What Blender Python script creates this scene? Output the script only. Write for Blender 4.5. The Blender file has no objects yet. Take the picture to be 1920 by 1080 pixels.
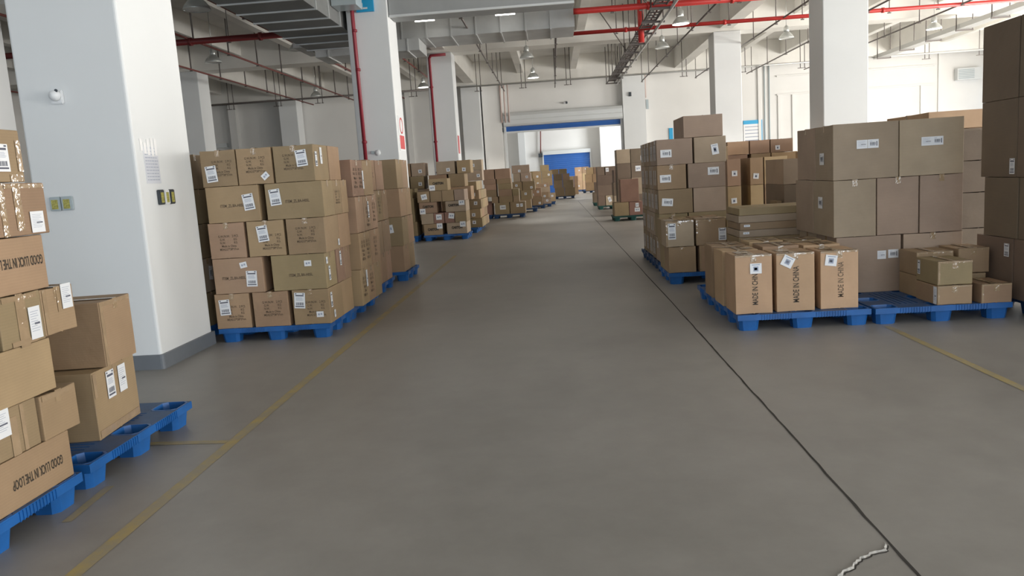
import bpy, bmesh, math, random
from mathutils import Matrix, Vector

random.seed(11)
S = bpy.context.scene
COL = S.collection

# ------------------------------------------------------------------ camera
def set_camera():
    f, vx, vy, lean, h = 1450.0, 77.0, 214.0, 0.065, 1.55   # focal in px (1920 wide), aisle direction, roll, eye height
    yv = Vector((vx, vy, -f)).normalized()
    t = f * f / (vy - vx * lean)
    zv = -Vector((lean * t, -t, -f)).normalized()
    xv = yv.cross(zv).normalized()
    yv = zv.cross(xv).normalized()
    m = Matrix((xv, yv, zv))                     # camera space -> world
    cam = bpy.data.cameras.new('camera'); o = bpy.data.objects.new('camera', cam); COL.objects.link(o)
    o.matrix_world = Matrix.Translation((0, 0, h)) @ m.to_4x4()
    cam.sensor_width = 36; cam.lens = f / 1920 * 36; cam.clip_end = 300; cam.clip_start = 0.05
    S.camera = o
set_camera()

# ------------------------------------------------------------------ light and exposure
S.view_settings.view_transform = 'Standard'
S.view_settings.look = 'None'
S.view_settings.gamma = 1
S.view_settings.use_curve_mapping = False
S.view_settings.exposure = 0.48
w = bpy.data.worlds.new('world'); S.world = w; w.use_nodes = True
w.node_tree.nodes['Background'].inputs[0].default_value = (0.75, 0.86, 1.0, 1)
w.node_tree.nodes['Background'].inputs[1].default_value = 1.0

def daylight(name, loc, rot, sx, sy, power, color):
    l = bpy.data.lights.new(name, 'AREA'); l.shape = 'RECTANGLE'; l.size = sx; l.size_y = sy
    l.energy = power; l.color = color
    o = bpy.data.objects.new(name, l); COL.objects.link(o); o.location = loc; o.rotation_euler = rot
    return o
R = math.radians
for y in (-2, 6.5, 16, 24.5, 33):
    daylight('daylight_right', (23.9, y, 2.5), (0, R(90), 0), 4.4, 4.2, 1200, (1.0, 0.965, 0.91))
for x, e in ((-6, 230), (6, 350), (17, 330)):
    daylight('daylight_rear', (x, -8.9, 2.6), (R(90), 0, 0), 4.8, 4.6, e, (0.80, 0.90, 1.0))
daylight('daylight_far', (8.95, 60, 2.5), (0, R(90), 0), 4.6, 3.8, 900, (0.95, 0.98, 1.0))

# ------------------------------------------------------------------ materials
def new_mat(name):
    m = bpy.data.materials.new(name); m.use_nodes = True
    nt = m.node_tree; b = nt.nodes['Principled BSDF']
    return m, nt, b
def mat(name, col, rough=0.6, metal=0.0, var=0.0, scale=4.0, spec=0.5, emit=None, es=1.0, bump=0.0, bscale=60):
    m, nt, b = new_mat(name)
    b.inputs['Base Color'].default_value = (*col, 1); b.inputs['Roughness'].default_value = rough
    b.inputs['Metallic'].default_value = metal; b.inputs['Specular IOR Level'].default_value = spec
    tc = nt.nodes.new('ShaderNodeTexCoord')
    if var:
        n = nt.nodes.new('ShaderNodeTexNoise'); n.inputs['Scale'].default_value = scale; n.inputs['Detail'].default_value = 5
        r = nt.nodes.new('ShaderNodeMapRange'); r.inputs[1].default_value = 0.3; r.inputs[2].default_value = 0.7
        r.inputs[3].default_value = 1 - var; r.inputs[4].default_value = 1 + var
        mx = nt.nodes.new('ShaderNodeVectorMath'); mx.operation = 'SCALE'; mx.inputs[0].default_value = col
        nt.links.new(tc.outputs['Object'], n.inputs['Vector']); nt.links.new(n.outputs['Fac'], r.inputs[0])
        nt.links.new(r.outputs[0], mx.inputs['Scale']); nt.links.new(mx.outputs[0], b.inputs['Base Color'])
    if bump:
        n2 = nt.nodes.new('ShaderNodeTexNoise'); n2.inputs['Scale'].default_value = bscale
        bp = nt.nodes.new('ShaderNodeBump'); bp.inputs['Strength'].default_value = bump; bp.inputs['Distance'].default_value = 0.01
        nt.links.new(tc.outputs['Object'], n2.inputs['Vector']); nt.links.new(n2.outputs['Fac'], bp.inputs['Height'])
        nt.links.new(bp.outputs[0], b.inputs['Normal'])
    if emit:
        b.inputs['Emission Color'].default_value = (*emit, 1); b.inputs['Emission Strength'].default_value = es
    return m
def cardboard(name, col):
    m, nt, b = new_mat(name)
    b.inputs['Roughness'].default_value = 0.62; b.inputs['Specular IOR Level'].default_value = 0.35
    tc = nt.nodes.new('ShaderNodeTexCoord'); oi = nt.nodes.new('ShaderNodeObjectInfo')
    n = nt.nodes.new('ShaderNodeTexNoise'); n.inputs['Scale'].default_value = 3.5; n.inputs['Detail'].default_value = 6
    ad = nt.nodes.new('ShaderNodeVectorMath'); ad.operation = 'ADD'
    sc = nt.nodes.new('ShaderNodeMath'); sc.operation = 'MULTIPLY'; sc.inputs[1].default_value = 37.0
    nt.links.new(oi.outputs['Random'], sc.inputs[0]); nt.links.new(tc.outputs['Object'], ad.inputs[0]); nt.links.new(sc.outputs[0], ad.inputs[1])
    nt.links.new(ad.outputs[0], n.inputs['Vector'])
    wv = nt.nodes.new('ShaderNodeTexWave'); wv.bands_direction = 'Z'; wv.inputs['Scale'].default_value = 22; wv.inputs['Distortion'].default_value = 1.2
    wv.inputs['Detail'].default_value = 2
    nt.links.new(ad.outputs[0], wv.inputs['Vector'])
    def mr(src, a, c):
        r = nt.nodes.new('ShaderNodeMapRange'); r.inputs[3].default_value = a; r.inputs[4].default_value = c
        nt.links.new(src, r.inputs[0]); return r.outputs[0]
    def mul(a, c):
        k = nt.nodes.new('ShaderNodeMath'); k.operation = 'MULTIPLY'; nt.links.new(a, k.inputs[0]); nt.links.new(c, k.inputs[1]); return k.outputs[0]
    v = mul(mul(mr(n.outputs['Fac'], 0.82, 1.18), mr(wv.outputs['Fac'], 0.97, 1.02)), mr(oi.outputs['Random'], 0.88, 1.12))
    hs = nt.nodes.new('ShaderNodeHueSaturation'); hs.inputs['Color'].default_value = (*col, 1)
    sc2 = nt.nodes.new('ShaderNodeMath'); sc2.operation = 'MULTIPLY'; sc2.inputs[1].default_value = 7.31
    fr = nt.nodes.new('ShaderNodeMath'); fr.operation = 'FRACT'
    nt.links.new(oi.outputs['Random'], sc2.inputs[0]); nt.links.new(sc2.outputs[0], fr.inputs[0])
    nt.links.new(mr(fr.outputs[0], 0.488, 0.512), hs.inputs['Hue']); nt.links.new(v, hs.inputs['Value'])
    nt.links.new(hs.outputs[0], b.inputs['Base Color'])
    bp = nt.nodes.new('ShaderNodeBump'); bp.inputs['Strength'].default_value = 0.35; bp.inputs['Distance'].default_value = 0.03
    nt.links.new(n.outputs['Fac'], bp.inputs['Height']); nt.links.new(bp.outputs[0], b.inputs['Normal'])
    return m
CARD = {
    'tan':   cardboard('cardboard_tan',   (0.350, 0.238, 0.142)),
    'pink':  cardboard('cardboard_rose',  (0.350, 0.231, 0.152)),
    'olive': cardboard('cardboard_olive', (0.312, 0.228, 0.130)),
    'grey':  cardboard('cardboard_grey',  (0.385, 0.292, 0.212)),
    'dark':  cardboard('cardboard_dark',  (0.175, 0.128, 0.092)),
    'pale':  cardboard('cardboard_pale',  (0.480, 0.330, 0.195)),
    'rust':  cardboard('cardboard_rust',  (0.310, 0.178, 0.132)),
}
ADJ = {'tan': 'brown', 'pink': 'rosy brown', 'olive': 'olive brown', 'grey': 'greyish brown', 'dark': 'dark brown', 'pale': 'pale brown', 'rust': 'reddish'}
TAPE = mat('packing_tape', (0.37, 0.262, 0.155), 0.10, spec=0.9, var=0.12, scale=14, bump=0.6, bscale=35)
CLEAR = mat('clear_packing_tape', (0.38, 0.27, 0.165), 0.10, spec=0.9, var=0.10, scale=9, bump=0.7, bscale=18)
PAPER = mat('label_paper', (0.80, 0.81, 0.83), 0.35, spec=0.5)
PAPER_G = mat('label_paper_green', (0.62, 0.76, 0.70), 0.4)
INK = mat('label_ink', (0.10, 0.105, 0.14), 0.6)
INK_SOFT = mat('label_ink_soft', (0.36, 0.40, 0.50), 0.6)
INK_TEXT = mat('carton_print', (0.045, 0.035, 0.025), 0.7)
INK_DIM = mat('carton_print_faded', (0.115, 0.078, 0.048), 0.7)
BLUE = mat('pallet_blue', (0.012, 0.105, 0.34), 0.38, spec=0.5, var=0.18, scale=6)
DECK_TOP = mat('pallet_dusty_top', (0.035, 0.085, 0.20), 0.55, var=0.25, scale=5)
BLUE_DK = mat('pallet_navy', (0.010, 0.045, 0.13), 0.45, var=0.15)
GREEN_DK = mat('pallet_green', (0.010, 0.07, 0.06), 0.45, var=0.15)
WHITE = mat('painted_wall_white', (0.80, 0.79, 0.765), 0.75, var=0.03, scale=0.6, spec=0.2)
COLW = mat('painted_column_white', (0.80, 0.815, 0.815), 0.55, var=0.02, scale=0.8, spec=0.35)
CEIL = mat('ceiling_concrete', (0.80, 0.785, 0.75), 0.85, var=0.06, scale=0.8, spec=0.1)
BEAM = mat('beam_concrete', (0.87, 0.85, 0.80), 0.8, var=0.05, scale=0.9, spec=0.1)
SKIRT = mat('skirting_grey', (0.16, 0.175, 0.195), 0.5, var=0.06, scale=5)
RED = mat('pipe_red', (0.55, 0.035, 0.03), 0.4, spec=0.5)
RISER = mat('riser_red', (0.30, 0.03, 0.045), 0.4)
GALV_D = mat('galvanised_shaded', (0.20, 0.205, 0.20), 0.5, metal=0.3, var=0.15, scale=1.3)  # galvanised sheet darkened, holds the shade under the left duct in its colour
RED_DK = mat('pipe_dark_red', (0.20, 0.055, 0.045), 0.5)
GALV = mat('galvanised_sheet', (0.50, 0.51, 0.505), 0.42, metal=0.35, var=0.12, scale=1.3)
STEEL = mat('steel_dark', (0.17, 0.15, 0.14), 0.5, metal=0.3)
STEEL_L = mat('steel_light', (0.62, 0.62, 0.60), 0.4, metal=0.4)
SHUT = mat('shutter_box_grey', (0.36, 0.37, 0.37), 0.6, var=0.04)
SHUT_BLUE = mat('shutter_blue', (0.035, 0.13, 0.42), 0.4, var=0.06, scale=2)
SHUT_W = mat('shutter_silver', (0.70, 0.72, 0.72), 0.35, metal=0.1)
YEL = None
PLW = mat('plastic_white', (0.82, 0.83, 0.84), 0.35)
PLG = mat('plastic_grey', (0.42, 0.48, 0.50), 0.3)
PLD = mat('plastic_dark', (0.05, 0.06, 0.07), 0.35)
YG = mat('sticker_yellow_green', (0.40, 0.37, 0.09), 0.5, var=0.45, scale=60)
CYAN = mat('sign_cyan', (0.02, 0.38, 0.70), 0.4)
SIGN_RED = mat('sign_red', (0.65, 0.06, 0.06), 0.5)
PIPE_PINK = mat('pipe_pale', (0.60, 0.47, 0.43), 0.5)
LAMP_AL = mat('lamp_aluminium', (0.62, 0.64, 0.62), 0.3, metal=0.5)
LAMP_ON = mat('lamp_glow', (0.9, 0.9, 0.9), 0.5, emit=(1.0, 0.97, 0.9), es=6.0)
LAMP_OFF = mat('lamp_lens', (0.75, 0.75, 0.72), 0.3)
def yellow_paint():
    m, nt, b = new_mat('worn_yellow_paint')
    b.inputs['Roughness'].default_value = 0.5
    tc = nt.nodes.new('ShaderNodeTexCoord'); n = nt.nodes.new('ShaderNodeTexNoise'); n.inputs['Scale'].default_value = 5.5; n.inputs['Detail'].default_value = 8
    n.inputs['Roughness'].default_value = 0.7
    r = nt.nodes.new('ShaderNodeMapRange'); r.inputs[1].default_value = 0.42; r.inputs[2].default_value = 0.68
    mx = nt.nodes.new('ShaderNodeMix'); mx.data_type = 'RGBA'
    mx.inputs['A'].default_value = (0.31, 0.265, 0.175, 1); mx.inputs['B'].default_value = (0.44, 0.32, 0.09, 1)
    nt.links.new(tc.outputs['Object'], n.inputs['Vector']); nt.links.new(n.outputs['Fac'], r.inputs[0])
    nt.links.new(r.outputs[0], mx.inputs['Factor']); nt.links.new(mx.outputs['Result'], b.inputs['Base Color'])
    return m
YEL = yellow_paint()
def floor_mat():
    m, nt, b = new_mat('polished_concrete_floor')
    tc = nt.nodes.new('ShaderNodeTexCoord')
    def noise(s, d, rr, sy=1.0):
        mp = nt.nodes.new('ShaderNodeMapping'); mp.inputs['Scale'].default_value = (1, sy, 1)
        n = nt.nodes.new('ShaderNodeTexNoise'); n.inputs['Scale'].default_value = s; n.inputs['Detail'].default_value = d; n.inputs['Roughness'].default_value = rr
        nt.links.new(tc.outputs['Object'], mp.inputs[0]); nt.links.new(mp.outputs[0], n.inputs['Vector']); return n.outputs['Fac']
    a = noise(0.55, 6, 0.6, 0.7); c = noise(4.0, 8, 0.65)
    mx = nt.nodes.new('ShaderNodeMath'); mx.operation = 'MULTIPLY_ADD'; mx.inputs[1].default_value = 0.35
    nt.links.new(c, mx.inputs[0])
    k = nt.nodes.new('ShaderNodeMath'); k.operation = 'MULTIPLY'; k.inputs[1].default_value = 0.65; nt.links.new(a, k.inputs[0]); nt.links.new(k.outputs[0], mx.inputs[2])
    cr = nt.nodes.new('ShaderNodeValToRGB')
    cr.color_ramp.elements[0].position = 0.36; cr.color_ramp.elements[0].color = (0.235, 0.220, 0.202, 1)
    cr.color_ramp.elements[1].position = 0.62; cr.color_ramp.elements[1].color = (0.325, 0.308, 0.283, 1)
    nt.links.new(mx.outputs[0], cr.inputs[0]); nt.links.new(cr.outputs[0], b.inputs['Base Color'])
    r = nt.nodes.new('ShaderNodeMapRange'); r.inputs[3].default_value = 0.34; r.inputs[4].default_value = 0.50
    nt.links.new(c, r.inputs[0]); nt.links.new(r.outputs[0], b.inputs['Roughness'])
    b.inputs['Specular IOR Level'].default_value = 0.5
    return m
FLOOR = floor_mat()

# ------------------------------------------------------------------ mesh helpers
def add_box(bm, x0, x1, y0, y1, z0, z1, mi=0):
    v = [bm.verts.new(p) for p in ((x0,y0,z0),(x1,y0,z0),(x1,y1,z0),(x0,y1,z0),(x0,y0,z1),(x1,y0,z1),(x1,y1,z1),(x0,y1,z1))]
    for f in ((0,3,2,1),(4,5,6,7),(0,1,5,4),(1,2,6,5),(2,3,7,6),(3,0,4,7)):
        bm.faces.new([v[i] for i in f]).material_index = mi
def add_tube(bm, a, b, r, n=10, mi=0):
    a, b = Vector(a), Vector(b); d = (b - a).normalized()
    u = d.orthogonal().normalized(); w_ = d.cross(u)
    ra, rb = [], []
    for i in range(n):
        t = 2 * math.pi * i / n; o = (u * math.cos(t) + w_ * math.sin(t)) * r
        ra.append(bm.verts.new(a + o)); rb.append(bm.verts.new(b + o))
    for i in range(n):
        j = (i + 1) % n; f = bm.faces.new((ra[i], ra[j], rb[j], rb[i])); f.smooth = True; f.material_index = mi
    bm.faces.new(ra[::-1]).material_index = mi; bm.faces.new(rb).material_index = mi
def add_path(bm, pts, r, n=10):
    """one continuous pipe through the points"""
    pts = [Vector(p) for p in pts]; rings = []
    ref = Vector((0.13, 0.31, 0.94)).normalized()
    for i, p in enumerate(pts):
        d = ((pts[i] - pts[i-1]).normalized() if i else Vector()) + ((pts[i+1] - pts[i]).normalized() if i < len(pts) - 1 else Vector())
        d.normalize(); u = d.cross(ref).normalized(); v = d.cross(u)
        k = 1.0
        if 0 < i < len(pts) - 1: k = 1 / max(0.5, d.dot((pts[i] - pts[i-1]).normalized()))
        rings.append([bm.verts.new(p + (u * math.cos(2*math.pi*j/n) + v * math.sin(2*math.pi*j/n)) * r * (k if i else 1)) for j in range(n)])
    for a, b in zip(rings, rings[1:]):
        for j in range(n):
            q = (j + 1) % n; bm.faces.new((a[j], a[q], b[q], b[j])).smooth = True
    bm.faces.new(rings[0][::-1]); bm.faces.new(rings[-1])
def lathe(bm, prof, n=20, mi=0, cap=True):
    rings = []
    for r, z in prof:
        rings.append([bm.verts.new((r*math.cos(2*math.pi*i/n), r*math.sin(2*math.pi*i/n), z)) for i in range(n)])
    for a, b in zip(rings, rings[1:]):
        for i in range(n):
            j = (i+1) % n; f = bm.faces.new((a[i], a[j], b[j], b[i])); f.smooth = True; f.material_index = mi
    if cap:
        bm.faces.new(rings[0][::-1]).material_index = mi; bm.faces.new(rings[-1]).material_index = mi
def finish(name, bm, mats, parent=None, loc=None, recalc=True):
    if recalc: bmesh.ops.recalc_face_normals(bm, faces=bm.faces)
    me = bpy.data.meshes.new(name); bm.to_mesh(me); bm.free()
    for m in (mats if isinstance(mats, (list, tuple)) else [mats]): me.materials.append(m)
    return link(name, me, parent, loc)
def link(name, data, parent=None, loc=None):
    o = bpy.data.objects.new(name, data); COL.objects.link(o)
    if parent: o.parent = parent
    if loc is not None: o.location = loc
    return o
def tag(o, label, cat=None, group=None, kind=None):
    o['label'] = label
    if cat: o['category'] = cat
    if group: o['group'] = group
    if kind: o['kind'] = kind
    return o
def box_obj(name, b, m, parent=None):
    """box with its origin at its base centre; b = x0,x1,y0,y1,z0,z1 in world (or parent) space"""
    x0,x1,y0,y1,z0,z1 = b; cx, cy = (x0+x1)/2, (y0+y1)/2
    bm = bmesh.new(); add_box(bm, x0-cx, x1-cx, y0-cy, y1-cy, 0, z1-z0)
    return finish(name, bm, m, parent, (cx, cy, z0))
def struct(name, b, m, label, cat):
    return tag(box_obj(name, b, m), label, cat, kind='structure')
FACE = {'F': ((1,0,0),(0,0,1)), 'R': ((0,1,0),(0,0,1)), 'L': ((0,-1,0),(0,0,1)), 'B': ((-1,0,0),(0,0,1)), 'T': ((1,0,0),(0,1,0))}
def on_face(o, face, centre, u, v, rot, off, sc=(1, 1)):
    """put a flat object (drawn in its own x-y plane) on a face of a block, u/v in metres from the face centre"""
    U, V = Vector(FACE[face][0]), Vector(FACE[face][1]); N = U.cross(V)
    m = Matrix((U, V, N)).transposed().to_4x4()
    o.matrix_local = Matrix.Translation(Vector(centre) + U*u + V*v + N*off) @ m @ Matrix.Rotation(R(rot), 4, 'Z') @ Matrix.Diagonal((sc[0], sc[1], 1, 1))

# stickers ---------------------------------------------------------------
_st = {}
def sticker_mesh(kind):
    if kind in _st: return _st[kind]
    bm = bmesh.new()
    def q(x0, x1, y0, y1, mi, z=0.0006):
        f = bm.faces.new([bm.verts.new(p) for p in ((x0,y0,z),(x1,y0,z),(x1,y1,z),(x0,y1,z))]); f.material_index = mi
    add_box(bm, -.5, .5, -.5, .5, -0.0008, 0)
    rnd = random.Random(kind)
    if kind == 'ship':
        q(-.42, -.28, .40, .46, 1); q(.26, .42, .40, .46, 1)
        q(-.38, .38, .28, .36, 1)
        for i in range(5): q(-.34, .34 - .1*rnd.random(), .19 - i*.045, .205 - i*.045, 2)
        x = -.34
        while x < .34:
            ww = rnd.uniform(.012, .05); q(x, x+ww, -.30, -.12, 1); x += ww + rnd.uniform(.012, .035)
        q(-.40, .40, -.41, -.345, 1)
    elif kind == 'wide':
        x = -.30
        while x < .22:
            ww = rnd.uniform(.012, .04); q(x, x+ww, -.14, .18, 1); x += ww + rnd.uniform(.012, .03)
        q(.29, .37, -.26, .26, 1); q(-.3, .2, -.22, -.17, 2); q(-.34, -.1, .28, .33, 2)
    elif kind == 'mini':
        q(-.30, -.04, -.18, .16, 2); q(.06, .30, -.12, .20, 2)
    elif kind == 'sheet':
        for i in range(9): q(-.38, .1 + .28*rnd.random(), .34 - i*.075, .355 - i*.075, 2)
        q(-.1, .36, -.06, .0, 1)
    elif kind == 'square':
        q(-.34, .34, .32, .40, 2); q(-.22, .22, -.28, .20, 2); q(-.14, .12, -.16, .08, 1)
    me = bpy.data.meshes.new('label_' + kind); bm.to_mesh(me); bm.free()
    for m in (PAPER, INK, INK_SOFT): me.materials.append(m)
    _st[kind] = me; return me
_tx = {}
SQUEEZE = {'MADE IN CHINA': .60, 'GOOD LUCK IN THE LOOP': .45, 'CARTON': .8}
def text_mesh(s, size, m, bold=0.0, align='CENTER'):
    k = (s, size, m.name, align)
    if k in _tx: return _tx[k]
    cu = bpy.data.curves.new('print', 'FONT'); cu.body = s; cu.size = size; cu.align_x = align; cu.align_y = 'CENTER'; cu.offset = bold; cu.resolution_u = 2
    o = bpy.data.objects.new('print', cu); COL.objects.link(o)
    me = bpy.data.meshes.new_from_object(o); bpy.data.objects.remove(o)
    q = SQUEEZE.get(s, .78)
    for v in me.vertices: v.co.x *= q
    me.materials.clear(); me.materials.append(m); _tx[k] = me; return me

# cartons ----------------------------------------------------------------
def carton_mesh(w_, d, h, seam):
    """chamfered carton, its two flaps meeting in a groove along the seam axis on the top"""
    bm = bmesh.new(); bmesh.ops.create_cube(bm, size=1)
    bmesh.ops.scale(bm, vec=(w_, d, h), verts=bm.verts); bmesh.ops.translate(bm, vec=(0, 0, h/2), verts=bm.verts)
    if seam:
        ax = 1 if seam == 'x' else 0; n = [0, 0, 0]; n[ax] = 1
        for s in (-.006, -.0015, .0015, .006):
            c = [0, 0, 0]; c[ax] = s
            bmesh.ops.bisect_plane(bm, geom=bm.verts[:] + bm.edges[:] + bm.faces[:], plane_co=c, plane_no=n)
        for v in bm.verts:
            if abs(v.co[ax]) < .002: v.co.z += -.005 if v.co.z > h/2 else .005
    es = [e for e in bm.edges if len(e.link_faces) == 2 and e.calc_face_angle() > 1.2]
    bmesh.ops.bevel(bm, geom=es, offset=.005, segments=2, affect='EDGES', profile=.5)
    return bm
def tape_mesh(L, W, z, down=.065):
    """tape strip running along local x over the top and down both ends"""
    bm = bmesh.new(); e = .0014
    pts = [(-L/2-e, z-down), (-L/2-e, z+e), (L/2+e, z+e), (L/2+e, z-down)]
    prev = None
    for x, zz in pts:
        a = bm.verts.new((x, -W/2, zz)); b = bm.verts.new((x, W/2, zz))
        if prev: bm.faces.new((prev[0], a, b, prev[1]))
        prev = (a, b)
    return bm
ORD = ['first', 'second', 'third', 'fourth', 'fifth', 'sixth', 'seventh', 'eighth', 'ninth', 'tenth']
COUNT = [0]; ALLB = {}; MASS_BOXES = []
HIDDEN = set([15, 19, 20, 24, 26, 31, 32, 36, 38, 43, 44, 46, 48, 50, 52, 54, 56, 58, 60, 62, 64, 66, 68, 70, 72, 74, 76, 78, 80, 82, 84, 86, 88, 90, 92, 94, 96, 98, 100, 102, 104, 106, 108, 110, 112, 114, 116, 118, 120, 135, 137, 139, 159, 161, 163, 165, 167, 169, 171, 173, 175, 177, 179, 181, 183, 185, 187, 189, 191, 193, 195, 215, 217, 230, 251, 257, 286, 288, 300, 302, 304, 321, 339, 361, 394, 399, 400, 404, 413, 415, 417, 419, 421, 423, 425, 427, 429, 431, 433, 435, 437, 439, 441, 444, 446, 448, 472, 474, 477, 480])
MASS = set([])
def carton(b, label, group, tone='tan', rz=0.0, stick=(), text=(), tape='top', z_gap=0.002, cat='box', bands=()):
    x0,x1,y0,y1,z0,z1 = b; w_, d, h = x1-x0-.004, y1-y0-.004, z1-z0-z_gap
    COUNT[0] += 1
    if COUNT[0] in HIDDEN: return None        # nothing of it shows and nothing stands on it
    if COUNT[0] in MASS:                      # the few smallest far boxes go into one mass
        MASS_BOXES.append((b, rz, tone)); return None
    seam = 'x' if w_ >= d else 'y'
    far = y0 > 26
    bm = carton_mesh(w_, d, h, None if far else seam)
    o = finish('cardboard_box', bm, CARD[tone], recalc=False); ALLB[o.name] = COUNT[0]
    o.location = ((x0+x1)/2, (y0+y1)/2, z0); o.rotation_euler = (0, 0, R(rz))
    tag(o, label, cat, group)
    if tape and y0 < 24:
        t = tape_mesh(w_ if seam == 'x' else d, .05, h)
        to = finish('packing_tape', t, TAPE, o)
        if seam == 'y': to.rotation_euler = (0, 0, math.pi/2)
    if tape == 'front':                      # a tape run down the middle of the front face
        bm = bmesh.new(); add_box(bm, -.025, .025, -h/2+.01, h/2-.01, -.0006, .0)
        to = finish('packing_tape', bm, TAPE, o); on_face(to, 'F', (0, -d/2, h/2), 0, 0, 0, .0012)
    for bi, (face, u, v, bw, bh) in enumerate(bands):         # clear tape bands, sizes as shares of the face
        fw = w_ if face in 'FBT' else d; fh = h if face != 'T' else d
        bm = bmesh.new(); add_box(bm, -bw*fw/2, bw*fw/2, -bh*fh/2, bh*fh/2, -.0006, 0)
        to = finish('packing_tape', bm, CLEAR, o)
        c = {'F': (0,-d/2,h/2), 'R': (w_/2,0,h/2), 'L': (-w_/2,0,h/2), 'T': (0,0,h)}[face]
        on_face(to, face, c, u*fw, v*fh, 0, .0030 + .0005*bi)
    for s in stick:
        face, u, v, sw, sh, kind = s[:6]; rot = s[6] if len(s) > 6 else 0
        st = link('shipping_label', sticker_mesh(kind), o)
        fw = w_ if face in 'FBT' else d; fh = h if face != 'T' else d
        c = {'F': (0,-d/2,h/2), 'R': (w_/2,0,h/2), 'L': (-w_/2,0,h/2), 'B': (0,d/2,h/2), 'T': (0,0,h)}[face]
        on_face(st, face, c, u*fw, v*fh, rot, .0058 if not far else .006, (sw, sh))
        st['label'] = 'white paper shipping label'
    for s in text:
        face, u, v, body, size = s[:5]; rot = s[5] if len(s) > 5 else 0; m = s[6] if len(s) > 6 else INK_TEXT
        bold = s[7] if len(s) > 7 else size*.012
        tx = link('printed_text', text_mesh(body, size, m, bold), o)
        fw = w_ if face in 'FBT' else d; fh = h
        c = {'F': (0,-d/2,h/2), 'R': (w_/2,0,h/2), 'L': (-w_/2,0,h/2)}[face]
        on_face(tx, face, c, u*fw, v*fh, rot, .0016 if y0 < 14 else .004)
        tx['label'] = 'dark printed lettering'
    return o

# pallets ----------------------------------------------------------------
def plate(bm, xs, ys, hole, z0, z1):
    nx, ny = len(xs)-1, len(ys)-1; V = {}
    def v(i, j, z):
        k = (i, j, z)
        if k not in V: V[k] = bm.verts.new((xs[i], ys[j], z))
        return V[k]
    solid = lambda i, j: 0 <= i < nx and 0 <= j < ny and not hole(i, j)
    for i in range(nx):
        for j in range(ny):
            if not solid(i, j): continue
            bm.faces.new((v(i,j,z1), v(i+1,j,z1), v(i+1,j+1,z1), v(i,j+1,z1)))
            bm.faces.new((v(i,j,z0), v(i,j+1,z0), v(i+1,j+1,z0), v(i+1,j,z0)))
            if not solid(i-1, j): bm.faces.new((v(i,j,z0), v(i,j,z1), v(i,j+1,z1), v(i,j+1,z0)))
            if not solid(i+1, j): bm.faces.new((v(i+1,j,z0), v(i+1,j+1,z0), v(i+1,j+1,z1), v(i+1,j,z1)))
            if not solid(i, j-1): bm.faces.new((v(i,j,z0), v(i+1,j,z0), v(i+1,j,z1), v(i,j,z1)))
            if not solid(i, j+1): bm.faces.new((v(i,j+1,z0), v(i,j+1,z1), v(i+1,j+1,z1), v(i+1,j+1,z0)))
_pal = {}
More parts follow.
